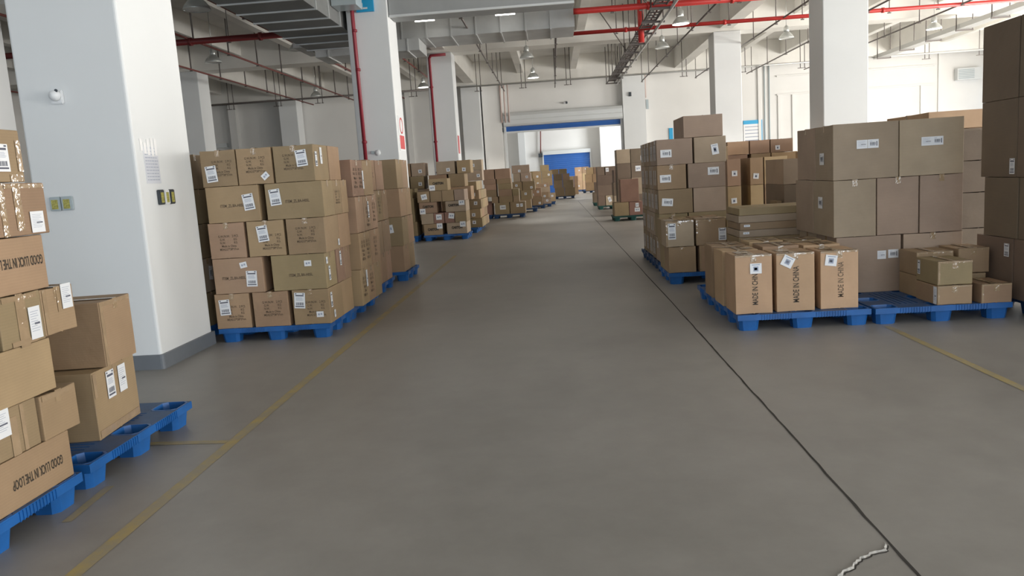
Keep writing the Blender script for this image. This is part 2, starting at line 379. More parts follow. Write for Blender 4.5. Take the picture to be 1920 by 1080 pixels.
def pallet_parts(m):
    if m.name in _pal: return _pal[m.name]
    cx = (-.49, 0, .49); cy = (-.40, 0, .40); hw, hd = .095, .085
    xs = sorted({-.6, .6} | {c+s*hw for c in cx for s in (-1, 1)})
    ys = sorted({-.5, .5} | {c+s*hd for c in cy for s in (-1, 1)})
    # slots between the cups
    for a, b in ((-.395, -.095), (.095, .395)):
        n = 6; xs = sorted(set(xs) | {round(a + (b-a)*k/n/1.0 + o, 4) for k in range(1, n) for o in (-.006, .006)})
    isin = lambda v, cs, h: any(abs(v-c) < h for c in cs)
    mx = lambda i: (xs[i]+xs[i+1])/2
    my = lambda j: (ys[j]+ys[j+1])/2
    def hole(i, j):
        x, y = mx(i), my(j); ix, iy = isin(x, cx, hw), isin(y, cy, hd)
        if ix and iy: return True
        if (xs[i+1]-xs[i]) < .0125 and not ix and abs(y) < .485 and not (iy and abs(y) > .2 and abs(y) > .484): 
            return isin(y, (-.2, .2), .12) or abs(y) < .085
        return False
    bm = bmesh.new(); plate(bm, xs, ys, hole, .122, .15); deck = bpy.data.meshes.new('deck')
    bmesh.ops.recalc_face_normals(bm, faces=bm.faces); bm.to_mesh(deck); bm.free(); deck.materials.append(m); deck.materials.append(DECK_TOP)
    for f in deck.polygons: f.material_index = 1 if f.normal.z > .9 and m.name == 'pallet_blue' else 0
    # skirt round the edge with its fins
    bm = bmesh.new()
    for s in (-1, 1):
        for a, b in ((-.39, -.10), (.10, .39)):
            for k in range(12):
                x = a + (b-a)*(k+.5)/12; add_box(bm, x-.003, x+.003, s*.500-.006, s*.500+.006, .098, .146)
        for a, b in ((-.31, -.09), (.09, .31)):
            for k in range(9):
                y = a + (b-a)*(k+.5)/9; add_box(bm, s*.600-.006, s*.600+.006, y-.003, y+.003, .098, .146)
        add_box(bm, -.6, .6, s*.497-.004, s*.497+.004, .100, .140); add_box(bm, s*.597-.004, s*.597+.004, -.497, .497, .100, .140)
    rim = bpy.data.meshes.new('rim'); bm.to_mesh(rim); bm.free(); rim.materials.append(m)
    # one cup-shaped foot, open at the top
    bm = bmesh.new()
    def ring(hx, hy, z, c=.03):
        return [bm.verts.new(p) for p in ((-hx+c,-hy,z),(hx-c,-hy,z),(hx,-hy+c,z),(hx,hy-c,z),(hx-c,hy,z),(-hx+c,hy,z),(-hx,hy-c,z),(-hx,-hy+c,z))]
    rs = [ring(.082,.072,.0), ring(.098,.088,.13), ring(.104,.094,.13), ring(.104,.094,.152), ring(.094,.084,.152), ring(.074,.064,.012)]
    for a, b in zip(rs, rs[1:]):
        for k in range(8): q = (k+1) % 8; bm.faces.new((a[k], a[q], b[q], b[k]))
    bm.faces.new(rs[0][::-1]); bm.faces.new(rs[-1])
    bmesh.ops.recalc_face_normals(bm, faces=bm.faces)
    foot = bpy.data.meshes.new('foot'); bm.to_mesh(foot); bm.free(); foot.materials.append(m)
    _pal[m.name] = (deck, rim, foot, cx, cy); return _pal[m.name]
def pallet(x, y, rz, label, m=BLUE, group='plastic pallets on the floor'):
    deck, rim, foot, cx, cy = pallet_parts(m)
    e = link('plastic_pallet', None); e.location = (x, y, 0); e.rotation_euler = (0, 0, R(rz))
    tag(e, label, 'pallet', group)
    link('deck', deck, e); link('rim', rim, e)
    for a in cx:
        for b in cy: link('foot', foot, e, (a, b, 0))
    return e

# a load of cartons on a pallet -------------------------------------------
LAYER = {1: ['only'], 2: ['bottom', 'top'], 3: ['bottom', 'middle', 'top'], 4: ['bottom', 'second', 'third', 'top'],
         5: ['bottom', 'second', 'third', 'fourth', 'top'], 6: ['bottom', 'second', 'third', 'fourth', 'fifth', 'top'],
         7: ['bottom', 'second', 'third', 'fourth', 'fifth', 'sixth', 'top'], 8: ['bottom', 'second', 'third', 'fourth', 'fifth', 'sixth', 'seventh', 'top']}
def place_word(k, n):
    if n == 1: return 'sole'
    if n == 2: return ('left', 'right')[k]
    if n == 3: return ('left', 'middle', 'right')[k]
    return (['leftmost'] + [ORD[i] for i in range(1, n-1)] + ['rightmost'])[k]
def load(where, x0, y0, layers, z=.15, tones=('tan',), deco=None, group=None, adj='brown', sticks=0.0, tape='top', depth=1.0):
    """layers from the bottom up: (height, [(xa, xb), ...], [row depths]); x from x0, y from y0; deco[(layer, col)] = dict of extras for the front row"""
    deco = deco or {}; rnd = random.Random(where); nl = len(layers)
    for li, (h, cols, rows) in enumerate(layers):
        yy = y0
        for ri, rd in enumerate(rows):
            for ci, (xa, xb) in enumerate(cols):
                kw = dict(deco.get((li, ci, ri), {}))
                if (li, ci) in deco and ri == 0: kw.update(deco[(li, ci)])
                dy = rnd.uniform(0, .012); dx = rnd.uniform(-.004, .004)
                st = kw.pop('stick', None)
                if st is None: st = ()
                if not st and rnd.random() < sticks and ri == 0:
                    st = (('F', rnd.uniform(-.2, .25), rnd.uniform(-.25, .2), .10, .10, 'square', rnd.uniform(-6, 6)),)
                tn = kw.pop('tone', None) or rnd.choice(tones)
                pw = place_word(ci, len(cols))
                row = '' if len(rows) == 1 else (' front' if ri == 0 else (' rear' if ri == len(rows)-1 else f' {("second", "third", "fourth")[ri-1]} row'))
                lab = kw.pop('label', None) or f"{adj if adj != 'brown' else ADJ[tn]} box, {LAYER[nl][li]} layer {pw}{row}, {where}"
                carton((x0+xa+dx, x0+xb+dx, yy+dy, yy+rd-.006, z, z+h), lab, group or f"cardboard boxes in {where}", tn,
                       rz=kw.pop('rz', rnd.uniform(-.25, .25)), stick=st, tape=kw.pop('tape', tape), **kw)
            yy += rd
        z += h
    return z
# ------------------------------------------------------------------ the building
XL, XR, YB, YE, YF, ZC = -27.0, 24.0, -9.0, 43.3, 66.0, 7.7
floor = struct('floor', (XL-1, XR+1, YB-1, YF+1, -.2, 0), FLOOR, 'grey polished concrete warehouse floor', 'floor')
struct('ceiling', (XL-1, XR+1, YB-1, YF+1, ZC, ZC+.2), CEIL, 'pale concrete ceiling slab of the warehouse', 'ceiling')
struct('wall_left', (XL-.3, XL, YB, YE, 0, ZC), WHITE, 'white painted wall closing the dim left bays', 'wall')
# right wall: piers and a lintel over five open loading doors
bm = bmesh.new(); add_box(bm, 0, .3, YB, YE, 4.8, ZC)
ys = [YB, -4, 0, 4, 9, 14, 18, 22, 27, 31, 35, 39, YE]
for a, b in zip(ys[0::2], ys[1::2]): add_box(bm, 0, .3, a, b, 0, 4.8)
tag(finish('wall_right', bm, WHITE, loc=(XR, 0, 0)), 'white right wall with open loading bays', 'wall', kind='structure')
bm = bmesh.new(); add_box(bm, XL, XR, -.3, 0, 5.0, ZC)
xs_ = [XL, -20, -14, -8, -4, 4, 8, 14, 20, XR]
for a, b in zip(xs_[0::2], xs_[1::2]): add_box(bm, a, b, -.3, 0, 0, 5.0)
tag(finish('wall_back', bm, WHITE, loc=(0, YB, 0)), 'white rear wall with open loading bays', 'wall', kind='structure')
# end wall with the wide opening of the aisle
bm = bmesh.new()
add_box(bm, XL, -2.45, 0, .4, 0, ZC); add_box(bm, 3.85, XR, 0, .4, 0, ZC); add_box(bm, -2.45, 3.85, 0, .4, 4.45, ZC)
tag(finish('wall_end', bm, WHITE, loc=(0, YE, 0)), 'white end wall with the wide aisle opening', 'wall', kind='structure')
# far room
struct('wall_far', (-14, 16, YF, YF+.3, 0, ZC), WHITE, 'pale wall of the further hall behind the blue roller door', 'wall')
struct('wall_far_left', (-8.2, -8, YE+.4, YF, 0, ZC), WHITE, 'left wall of the further hall', 'wall')
bm = bmesh.new(); add_box(bm, 0, .3, YE+.4, 47, 0, ZC); add_box(bm, 0, .3, 52, 58, 0, ZC); add_box(bm, 0, .3, 62, YF, 0, ZC); add_box(bm, 0, .3, 47, 62, 5, ZC)
tag(finish('wall_far_right', bm, WHITE, loc=(9, 0, 0)), 'right wall of the further hall', 'wall', kind='structure')
for x0, x1, y0, d in ((-3.62, -2.62, YE-.55, 'pale pier left of the aisle opening'), (3.95, 5.15, YE-.5, 'bluish white pier right of the aisle opening'),
                      (-17.75, -17.35, YE-.4, 'narrow pilaster on the shaded end wall'), (20.6, 20.75, YE-.08, 'thin vertical trim on the bright end wall'),
                      (11.2, 11.35, YE-.1, 'thin vertical trim beside the notice board'), (-7.9, -7.6, YE-.15, 'slim pilaster on the end wall between left columns')):
    struct('wall_pier', (x0, x1, y0, YE, 0, 6.9), COLW if x0 > 3 and x0 < 4 else WHITE, d, 'wall')
# wall of the far hall: piers
struct('wall_pier', (-2.75, -2.2, YF-.6, YF, 0, ZC), COLW, 'slim pale pier at the left of the further hall', 'wall')
struct('wall_pier', (4.0, 4.75, YF-1.2, YF, 0, ZC), WHITE, 'grey shaded pier right of the blue roller door', 'wall')
# ledges on the bright end wall
for z, lab in ((5.9, 'upper ledge line on the bright end wall'), (4.93, 'lower ledge line on the bright end wall')):
    struct('wall_ledge', (12.2, 20.4, YE-.10, YE, z, z+.07), WHITE, lab, 'trim')
for xa, xb in ((12.25, 12.4), (13.0, 13.12), (16.8, 16.95), (19.7, 19.8)):
    struct('wall_ledge', (xa, xb, YE-.07, YE, 0, 4.95), WHITE, f'vertical rib {ORD[[12.25,13.0,16.8,19.7].index(xa)]} from the notice board on the end wall', 'trim')

# columns -----------------------------------------------------------------
CX = {'a': -14.9, 'b': -4.7, 'c': 6.4, 'd': 17.4}; CW = {'a': 1.0, 'b': 1.0, 'c': 1.03, 'd': 1.0}
rows = [(6.8, 7.87), (18.9, 19.9), (31.0, 32.0), (42.2, 43.2)]
rown = ['nearest', 'second', 'third', 'end wall']
coln = {'a': 'far left', 'b': 'left', 'c': 'right', 'd': 'far right'}
for ri, (y0, y1) in enumerate(rows):
    for k in 'abcd':
        if (k, ri) in (('a', 0), ('c', 0), ('c', 3)) or k == 'd': continue
        x0 = CX[k] + (.25 if k == 'a' and ri == 3 else 0); x1 = x0 + CW[k]; cx, cy = (x0+x1)/2, (y0+y1)/2
        bm = bmesh.new(); add_box(bm, x0-cx, x1-cx, y0-cy, y1-cy, 0, 6.51)
        es = [e for e in bm.edges if abs(e.verts[0].co.z - e.verts[1].co.z) > 1]
        bmesh.ops.bevel(bm, geom=es, offset=.025, segments=3, affect='EDGES', profile=.5)
        o = finish('column', bm, COLW, loc=(cx, cy, 0))
        tag(o, f'square white concrete column, {rown[ri]} in the {coln[k]} row', 'column', kind='structure')
        bm = bmesh.new(); t = .03; add_box(bm, x0-cx-t, x1-cx+t, y0-cy-t, y1-cy+t, 0, .135)
        es = [e for e in bm.edges if abs(e.verts[0].co.z - e.verts[1].co.z) > .1]
        bmesh.ops.bevel(bm, geom=es, offset=.03, segments=3, affect='EDGES', profile=.5)
        finish('skirting', bm, SKIRT, o)
# beams: main ones across at the column rows, main ones along the column lines, secondary ones along
for y0, d in ((-5.3, 'behind the viewer'), (6.9, 'over the nearest columns'), (19.0, 'over the second columns'), (31.0, 'over the third columns'), (42.2, 'along the end wall')):
    struct('beam', (XL, XR, y0, y0+.95, 6.5, ZC), BEAM, f'deep pale concrete cross beam {d}', 'beam')
for k in 'abcd':
    x0 = CX[k]+.25; struct('beam', (x0, x0+.5, YB, YE, 6.62, ZC), BEAM, f'long main beam over the {coln[k]} column row', 'beam')
for i, x in enumerate((-24.0, -21.0, -18.0, -12.35, -9.85, -7.2, -1.6, 1.2, 3.7, 9.45, 12.1, 14.7, 20.2)):
    struct('beam', (x, x+.32, YB, YE, 6.95, ZC), BEAM, f'slender lengthwise ceiling beam, {(ORD + ["eleventh", "twelfth", "thirteenth"])[i]} from the left wall', 'beam')
for i, y in enumerate((46.5, 52.5, 58.5)):
    struct('beam', (-8, 9, y, y+.5, 6.3, ZC), BEAM, f'ceiling beam of the further hall, {ORD[i]} beyond the opening', 'beam')

# floor markings
def strip(name, pts, wd, m, label, z=.0015, cat='marking'):
    bm = bmesh.new(); prev = None
    for i, (x, y) in enumerate(pts):
        a = Vector((x, y, 0)); d = (Vector((*pts[min(i+1, len(pts)-1)], 0)) - Vector((*pts[max(i-1, 0)], 0))).normalized(); n = Vector((-d.y, d.x, 0))
        ww = wd[i] if isinstance(wd, (list, tuple)) else wd
        p = bm.verts.new(a + n*ww/2 + Vector((0,0,z))); q = bm.verts.new(a - n*ww/2 + Vector((0,0,z)))
        if prev: bm.faces.new((prev[1], q, p, prev[0]))
        prev = (p, q)
    for f in bm.faces:
        if f.normal.z < 0: f.normal_flip()
    return tag(finish(name, bm, m, recalc=False), label, cat, kind='structure')
strip('trim_1', [(-2.12, .5), (-2.12, 8), (-2.12, 16)], .075, YEL, 'worn yellow lane line along the left side of the aisle')
strip('trim_2', [(2.92, .5), (2.92, 7.02)], .06, YEL, 'worn yellow lane line on the right, running under the pallets')
strip('trim_3', [(-2.16, 4.62), (-3.9, 4.72)], .06, YEL, 'short worn yellow line branching left between the pallets')
strip('trim_4', [(-2.50, 3.5), (-2.54, 3.95)], .05, YEL, 'short worn yellow line beside the front left pallet')
JOINT = mat('joint_dark', (0.028, 0.024, 0.02), 0.8)
rj = random.Random(3); pts = [(1.245, .6)]; y = .6
while y < 43:
    y += .12 if y < 8 else .8; pts.append((1.25 + .03*min(1, y/9) + rj.uniform(-.003, .003), y))
strip('trim_5', pts, [rj.uniform(.010, .016) for _ in pts], JOINT, 'thin dark sawn joint running along the aisle floor', cat='joint')
# chipped crack at the joint
bm = bmesh.new(); cr = [(1.245, 2.99), (1.225, 2.945), (1.17, 2.925), (1.12, 2.895), (1.085, 2.86), (1.05, 2.82), (1.01, 2.79), (.97, 2.75), (.93, 2.71), (.90, 2.64)]
rc = random.Random(5)
fine = []
for (xa, ya), (xb, yb) in zip(cr, cr[1:]):
    for k in range(4): fine.append((xa+(xb-xa)*k/4 + rc.uniform(-.004,.004), ya+(yb-ya)*k/4 + rc.uniform(-.004,.004)))
prev = None
for i, (x, y) in enumerate(fine):
    ww = rc.uniform(.006, .013)*(1.3 if i < 5 else 1)
    row = [bm.verts.new((x, y-ww, .0005)), bm.verts.new((x-.002, y, .005*rc.uniform(.5, 1))), bm.verts.new((x, y+ww, .0005))]
    if prev:
        bm.faces.new((prev[0], row[0], row[1], prev[1])); bm.faces.new((prev[1], row[1], row[2], prev[2]))
    prev = row
CHIP = mat('chipped_concrete', (0.50, 0.48, 0.45), 0.9, var=.3, scale=60)
tag(finish('floor_crack', bm, CHIP), 'pale chipped crack branching from the dark floor joint', 'crack', kind='structure')
strip('trim_6', [(x+.002, y-.016) for x, y in fine[:26]], .006, JOINT, 'dark hairline beside the chipped floor crack', cat='crack', z=.001)

# ------------------------------------------------------------------ roller doors
def roller_door(x0, x1, y, z0, z1, slats, label, head=None, headlabel='', motor=True, wall='', bot=None):
    e = tag(link('roller_door', None, None, ((x0+x1)/2, y, 0)), label, 'door')
    hw = (x1-x0)/2
    # curtain: corrugated, one mesh
    bm = bmesh.new(); n = max(2, int((z1-z0)/.16)); v0 = None
    for i in range(n+1):
        for s, dy in ((0, 0), (.5, -.02)):
            if i == n and s: continue
            z = z0 + (z1-z0)*(i+s)/n; a = bm.verts.new((-hw, dy, z)); b = bm.verts.new((hw, dy, z))
            if v0: bm.faces.new((v0[0], v0[1], b, a))
            v0 = (a, b)
    g = bmesh.ops.extrude_face_region(bm, geom=bm.faces[:])
    for v in [q for q in g['geom'] if isinstance(q, bmesh.types.BMVert)]: v.co.y += .02
    finish('curtain', bm, slats, e)
    box_obj('guide_rail', (-hw-.12, -hw, -.08, .05, 0, z1+.1), SHUT_W, e)
    box_obj('guide_rail', (hw, hw+.12, -.08, .05, 0, z1+.1), SHUT_W, e)
    return e
d1 = roller_door(-2.42, 3.80, YE-.18, 3.98, 4.30, SHUT_BLUE, 'rolled up blue roller door with silver hood over the aisle opening')
bm = bmesh.new(); n = 14; prof = [(0, 5.0), (-.12, 5.02), (-.36, 4.96), (-.46, 4.82), (-.46, 4.62), (-.44, 4.60), (-.46, 4.58), (-.46, 4.38), (-.38, 4.28), (0, 4.26)]
va = [bm.verts.new((-3.22, p[0]+.05, p[1]-.02)) for p in prof]; vb = [bm.verts.new((3.22, p[0]+.05, p[1]-.02)) for p in prof]
for i in range(len(prof)):
    j = (i+1) % len(prof); bm.faces.new((va[i], va[j], vb[j], vb[i]))
bm.faces.new(va); bm.faces.new(vb[::-1]); finish('hood', bm, SHUT_W, d1)
box_obj('bottom_bar', (-3.11, 3.11, -.03, .03, 3.90, 3.99), SHUT_W, d1)
bm = bmesh.new(); add_box(bm, -3.50, -3.25, -.3, .0, 3.98, 4.2); add_tube(bm, (-3.55, -.15, 4.08), (-3.8, -.15, 4.08), .08, 10); finish('motor', bm, PLD, d1)
d2 = roller_door(-.7, 3.15, YF-.15, 0, 3.15, SHUT_BLUE, 'closed blue roller door in the further hall at the aisle end')
box_obj('hood', (-2.0, 2.0, -.3, .12, 3.15, 3.45), SHUT_W, d2)
box_obj('motor', (-2.35, -2.02, -.3, .1, 3.0, 3.3), PLD, d2)
tag(box_obj('wall_strip', (-20.2, -18.1, YE-.25, YE-.01, 4.18, 4.42), SHUT_W), 'pale door head strip on the shaded end wall', 'trim', kind='structure')
tag(box_obj('window_1', (8.9, 9.0, 47, 52, 0, 5), PLW), 'white bright panel in the right wall of the further hall', 'window', kind='structure')
# ------------------------------------------------------------------ air ducts
def duct(name, b, axis, step, label, flange=.03):
    x0,x1,y0,y1,z0,z1 = b
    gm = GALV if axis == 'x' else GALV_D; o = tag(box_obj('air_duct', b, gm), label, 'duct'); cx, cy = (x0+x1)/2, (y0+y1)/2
    L0, L1 = (x0, x1) if axis == 'x' else (y0, y1); p = L0 + step*.5
    while p < L1:
        bm = bmesh.new()
        if axis == 'x':
            a, b2 = p-cx-.02, p-cx+.02; h0, h1 = y0-cy, y1-cy
            add_box(bm, a, b2, h0-flange, h1+flange, -flange, 0); add_box(bm, a, b2, h0-flange, h0, 0, z1-z0); add_box(bm, a, b2, h1, h1+flange, 0, z1-z0)
        else:
            a, b2 = p-cy-.02, p-cy+.02; h0, h1 = x0-cx, x1-cx
            add_box(bm, h0-flange, h1+flange, a, b2, -flange, 0); add_box(bm, h0-flange, h0, a, b2, 0, z1-z0); add_box(bm, h1, h1+flange, a, b2, 0, z1-z0)
        finish('flange', bm, GALV, o); p += step
    return o
duct('main', (-7.6, .88, 23.75, 25.45, 5.80, 6.60), 'x', .74, 'long ribbed sheet metal air duct crossing above the aisle')
duct('low', (-6.9, -3.75, 23.6, 25.0, 5.45, 5.79), 'x', .8, 'lower ribbed duct box hanging beside the second left column')
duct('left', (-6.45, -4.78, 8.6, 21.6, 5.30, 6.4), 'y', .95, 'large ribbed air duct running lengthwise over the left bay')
# fire shutter box between the second columns
sb = tag(box_obj('shutter_box', (-3.68, .72, 19.0, 19.7, 5.5, 6.49), SHUT), 'long grey fire shutter box spanning from the second left column', 'shutter box')
box_obj('lip', (-2.2, 2.2, -.39, -.33, -.02, .03), SHUT_W, sb)
# ------------------------------------------------------------------ pipes
def pipe(pts, r, m, label, cat='pipe', clamps=(), group=None, n=10):
    bm = bmesh.new(); add_path(bm, pts, r, n)
    o = tag(finish('pipe', bm, m), label, cat, group)
    for c in clamps:
        bm = bmesh.new(); add_tube(bm, (c[0], c[1], c[2]-.03) if c[3] == 'z' else ((c[0]-.04, c[1], c[2]) if c[3] == 'x' else (c[0], c[1]-.04, c[2])),
                                   (c[0], c[1], c[2]+.03) if c[3] == 'z' else ((c[0]+.04, c[1], c[2]) if c[3] == 'x' else (c[0], c[1]+.04, c[2])), r*1.35, n)
        finish('coupling', bm, m, o)
    return o
def hanger(o, x, y, z, top, m=STEEL, r=.014, w_=.05):
    bm = bmesh.new()
    add_tube(bm, (x, y, z-.04), (x, y, top), r, 6); add_box(bm, x-w_, x+w_, y-.03, y+.03, z-.06, z-.03)
    finish('hanger', bm, m, o)
SP = [(-20.5, 9, 41, 'sixth'), (-12.5, 9, 41.5, 'third'), (-10.1, 9, 41.5, 'second'), (-7.62, 9, 41.5, 'first')]
for x, ya, yb, w_ in SP:
    o = pipe([(x, ya, 6.0), (x, yb, 6.0)], 0.032 if x != -7.62 else .042, RED_DK, f'thin dark red sprinkler pipe, {w_} one left of the nearest white column', group='sprinkler pipes')
    y = ya + 1.3
    while y < yb: hanger(o, x, y, 6.0, 7.0 if abs(x+12.5) < .4 else 7.7, r=.026); y += 2.45
for x, ya, yb, w_ in ((-5.15, 22, 41.5, 'just left of the left columns'), (-2.3, 21, 41.5, 'over the left side of the aisle'), (.35, 26.5, 41.5, 'over the middle of the aisle'),
                      (4.85, 20, 41.5, 'right of the overhead pipe rack'), (7.6, 20, 41.5, 'behind the right columns'), (10.2, 22, 41.5, 'over the bright right bay'), (13.1, 22, 41.5, 'beyond the right bay toward the cable tray')):
    o = pipe([(x, ya, 6.0), (x, yb, 6.0)], .028, STEEL if x > -3 else RED_DK, f'thin sprinkler pipe {w_}', group='sprinkler pipes')
    y = ya + 1.1
    while y < yb: hanger(o, x, y, 6.0, 7.7, r=.017); y += 2.9
# cross pipes near the end wall
o = pipe([(-23, 38.7, 6.02), (-5.0, 38.7, 6.02)], .045, STEEL, 'dark cross pipe near the end wall over the left bay')
for x in (-21, -18.4, -15.8, -13.4, -11.3, -9.2, -6.6): hanger(o, x-.12, 38.7, 5.8, 7.7, r=.02, w_=.14); hanger(o, x+.12, 38.7, 5.8, 7.7, r=.02)
o = pipe([(-4.9, 38.9, 6.05), (22, 38.9, 6.05)], .04, STEEL_L, 'pale cross pipe near the end wall over the aisle and right bay')
for x in (-3.4, -1.2, 1.0, 6.6, 9.4, 12.2, 15, 18, 20.5): hanger(o, x-.1, 38.9, 5.85, 7.7, r=.018, w_=.12); hanger(o, x+.1, 38.9, 5.85, 7.7, r=.018)
# red fire mains
o = pipe([(-22, 21.9, 5.85), (-6.3, 21.9, 5.85)], .085, mat('pipe_red_shaded', (0.17, 0.022, 0.022), 0.45), 'thick red fire main, darkened as if shaded, crossing the left bay below the beams', clamps=[(-9.9, 21.9, 5.85, 'x'), (-7.9, 21.9, 5.85, 'x')])  # shade of the left bay is put into this darker red
for x in (-12, -10.6, -8.8): hanger(o, x, 21.9, 5.8, 7.7)
o = pipe([(.82, 22.6, 6.0), (.95, 22.6, 6.0), (9.8, 22.6, 6.0)], .085, RED, 'thick red fire main crossing above the aisle, nearer of two', clamps=[(2.9, 22.6, 6.0, 'x'), (5.2, 22.6, 6.0, 'x')])
for x in (1.9, 2.7, 5.4, 7.2): hanger(o, x, 22.6, 5.94, 7.7)
o = pipe([(.85, 26.1, 6.0), (16.5, 26.1, 6.0)], .062, RED, 'red fire main crossing above the aisle, further of two', clamps=[(2.6, 26.1, 6.0, 'x'), (5.75, 26.1, 6.0, 'x'), (10.7, 26.1, 6.0, 'x')])
for x in (2.3, 4.6, 5.9, 8.2, 10.9, 12.4): hanger(o, x, 26.1, 5.95, 7.7)
pipe([(3.12, 26.35, 6.95), (3.12, 26.35, 5.6)], .10, RED, 'short upright red pipe stub in the overhead rack')
pipe([(-5.5, 18.86, 7.0), (-4.78, 18.80, 7.0), (-4.52, 18.80, 6.8), (-4.50, 18.80, 0.0)], .045, RISER, 'red riser pipe down the front of the second left column', clamps=[(-4.5, 18.8, 2.6, 'z'), (-4.5, 18.8, 4.3, 'z'), (-4.5, 18.8, 5.2, 'z')])
pipe([(-3.9, 30.85, 6.40), (-4.48, 30.85, 6.40), (-4.55, 30.85, 6.3), (-4.55, 30.85, 0.0)], .055, RISER, 'red riser pipe down the front of the third left column', clamps=[(-4.55, 30.85, 5.2, 'z'), (-4.55, 30.85, 3.1, 'z'), (-4.55, 30.85, 1.9, 'z')])
for x in (-2.50, -2.30, -2.10): pipe([(x-.1, YE-.62, 6.85), (x-.1, YE-.62, 4.45)], .04, PIPE_PINK, f'pale pink conduit above the door motor, {"left" if x == -2.5 else "middle" if x == -2.3 else "right"} of three', group='conduits by the roller door')
pipe([(5.22, YE-.08, 6.9), (5.22, YE-.08, 5.3)], .04, PIPE_PINK, 'pale conduit on the wall right of the bluish pier')
for i, x in enumerate((11.55, 11.8)): pipe([(x, YE-.06, 6.9), (x, YE-.06, .1)], .03, PLG, f'grey wall conduit by the notice board, {("left", "right")[i]} of two')
pipe([(-.75, YF-.2, 7), (-.95, YF-.2, 3.2)], .05, RED_DK, 'dark conduit above the far door motor')
# overhead rack along the aisle
e = tag(link('cable_tray', None, None, (3.22, 30, 6)), 'long steel cable ladder with pipes hanging lengthwise above the aisle', 'cable tray')
for dx, dz, r, m, nm in ((-.18, 0, .03, STEEL, 'side_rail'), (.18, 0, .03, STEEL, 'side_rail'), (-.05, .07, .03, STEEL_L, 'conduit'), (.07, .07, .025, RED_DK, 'conduit'), (.30, -.12, .04, STEEL_L, 'conduit')):
    bm = bmesh.new(); add_tube(bm, (dx, -10, dz), (dx, 11, dz), r, 8); finish(nm, bm, m, e)
bm = bmesh.new()
for i in range(52): add_box(bm, -.18, .18, -10+i*.4, -9.97+i*.4, -.02, .02)
finish('rungs', bm, STEEL, e)
for i in range(11):
    y = -9.5 + i*2.0; bm = bmesh.new(); add_tube(bm, (-.26, y, -.1), (-.26, y, 1.7), .02, 6); add_tube(bm, (.36, y, -.1), (.36, y, 1.7), .02, 6)
    add_box(bm, -.3, .4, y-.03, y+.03, -.14, -.08); finish('hanger', bm, STEEL, e)
for i, (y, s) in enumerate(((-6.9, 1), (-3.3, -1), (.5, 1))):
    bm = bmesh.new(); add_tube(bm, (-.2*s, y, 0), (-1.25*s, y, 1.65), .02, 6); finish('brace', bm, STEEL, e)
e = tag(link('cable_tray', None, None, (15.8, 30, 6)), 'long pale cable tray hanging over the bright right bay', 'cable tray')
bm = bmesh.new(); add_box(bm, -.25, .25, -9, 9, -.03, 0); add_box(bm, -.25, -.22, -9, 9, 0, .14); add_box(bm, .22, .25, -9, 9, 0, .14); finish('tray', bm, STEEL_L, e)
for i in range(8):
    y = -8.4 + i*2.4; bm = bmesh.new(); add_tube(bm, (-.3, y, -.1), (-.3, y, 1.7), .02, 6); add_tube(bm, (.3, y, -.1), (.3, y, 1.7), .02, 6); add_box(bm, -.32, .32, y-.03, y+.03, -.1, -.05); finish('hanger', bm, STEEL, e)

# ------------------------------------------------------------------ lamps
def highbay(x, y, z, label, on=False, s=1.0):
    e = tag(link('high_bay_lamp', None, None, (x, y, z)), label, 'lamp', 'high bay lamps'); e.scale = (s, s, s)
    bm = bmesh.new(); lathe(bm, [(.27, 0), (.275, .01), (.25, .07), (.19, .15), (.13, .21), (.10, .24), (.095, .24), (.12, .205), (.18, .145), (.24, .065), (.265, .005)], 24, cap=False); rf_ = finish('reflector', bm, LAMP_AL, e)
    bm = bmesh.new(); lathe(bm, [(.09, .24), (.10, .26), (.10, .40), (.06, .44), (.03, .47)], 16); finish('housing', bm, LAMP_AL, e)
    bm = bmesh.new(); lathe(bm, [(.255, .015), (.255, .03)], 24); finish('lens', bm, LAMP_ON if on else LAMP_OFF, rf_)
    bm = bmesh.new(); add_tube(bm, (0, 0, .46), (0, 0, (7.69-z)/s), .012, 6); finish('rod', bm, STEEL_L, e)
    if on:
        l = bpy.data.lights.new('lamp_light', 'SPOT'); l.energy = 420; l.spot_size = R(130); l.shadow_soft_size = .2; l.color = (1, .95, .86)
        lo = link('lamp_light', l, e, (0, 0, -.02))
highbay(-8.05, 18.35, 5.85, 'aluminium bell lamp at the top edge, over the left bay', s=1.15)
highbay(-7.86, 25.0, 5.95, 'aluminium bell lamp just below the long left duct')
highbay(-11.1, 26.1, 5.95, 'aluminium bell lamp left of the one below the duct')
highbay(-11.15, 37.6, 5.95, 'small bell lamp in front of the shaded end wall')
highbay(-5.85, 37.1, 5.95, 'small lit bell lamp seen between the second and third left columns', True)
highbay(-.66, 36.5, 5.95, 'lit bell lamp over the far aisle, lower of two', True)
highbay(-.75, 30.3, 5.95, 'bell lamp over the far aisle, upper of two')
highbay(4.35, 30.3, 5.95, 'bell lamp right of the overhead rack, further one')
highbay(4.28, 25.6, 5.95, 'bell lamp right of the overhead rack, nearer one', True)
highbay(8.9, 30.2, 5.95, 'bell lamp between the two right columns')
highbay(14.4, 30.6, 5.95, 'lit bell lamp over the bright right bay', True)
highbay(12.6, 36.6, 5.95, 'lit bell lamp near the bright end wall', True)
highbay(-.6, 49.6, 5.8, 'added bell lamp brightening the further hall, nearer one', True)  # unseen lamp, added to brighten the loads beyond the opening
highbay(2.2, 55.6, 5.8, 'added bell lamp brightening the further hall, further one', True)  # second unseen lamp, added for more light in the further hall
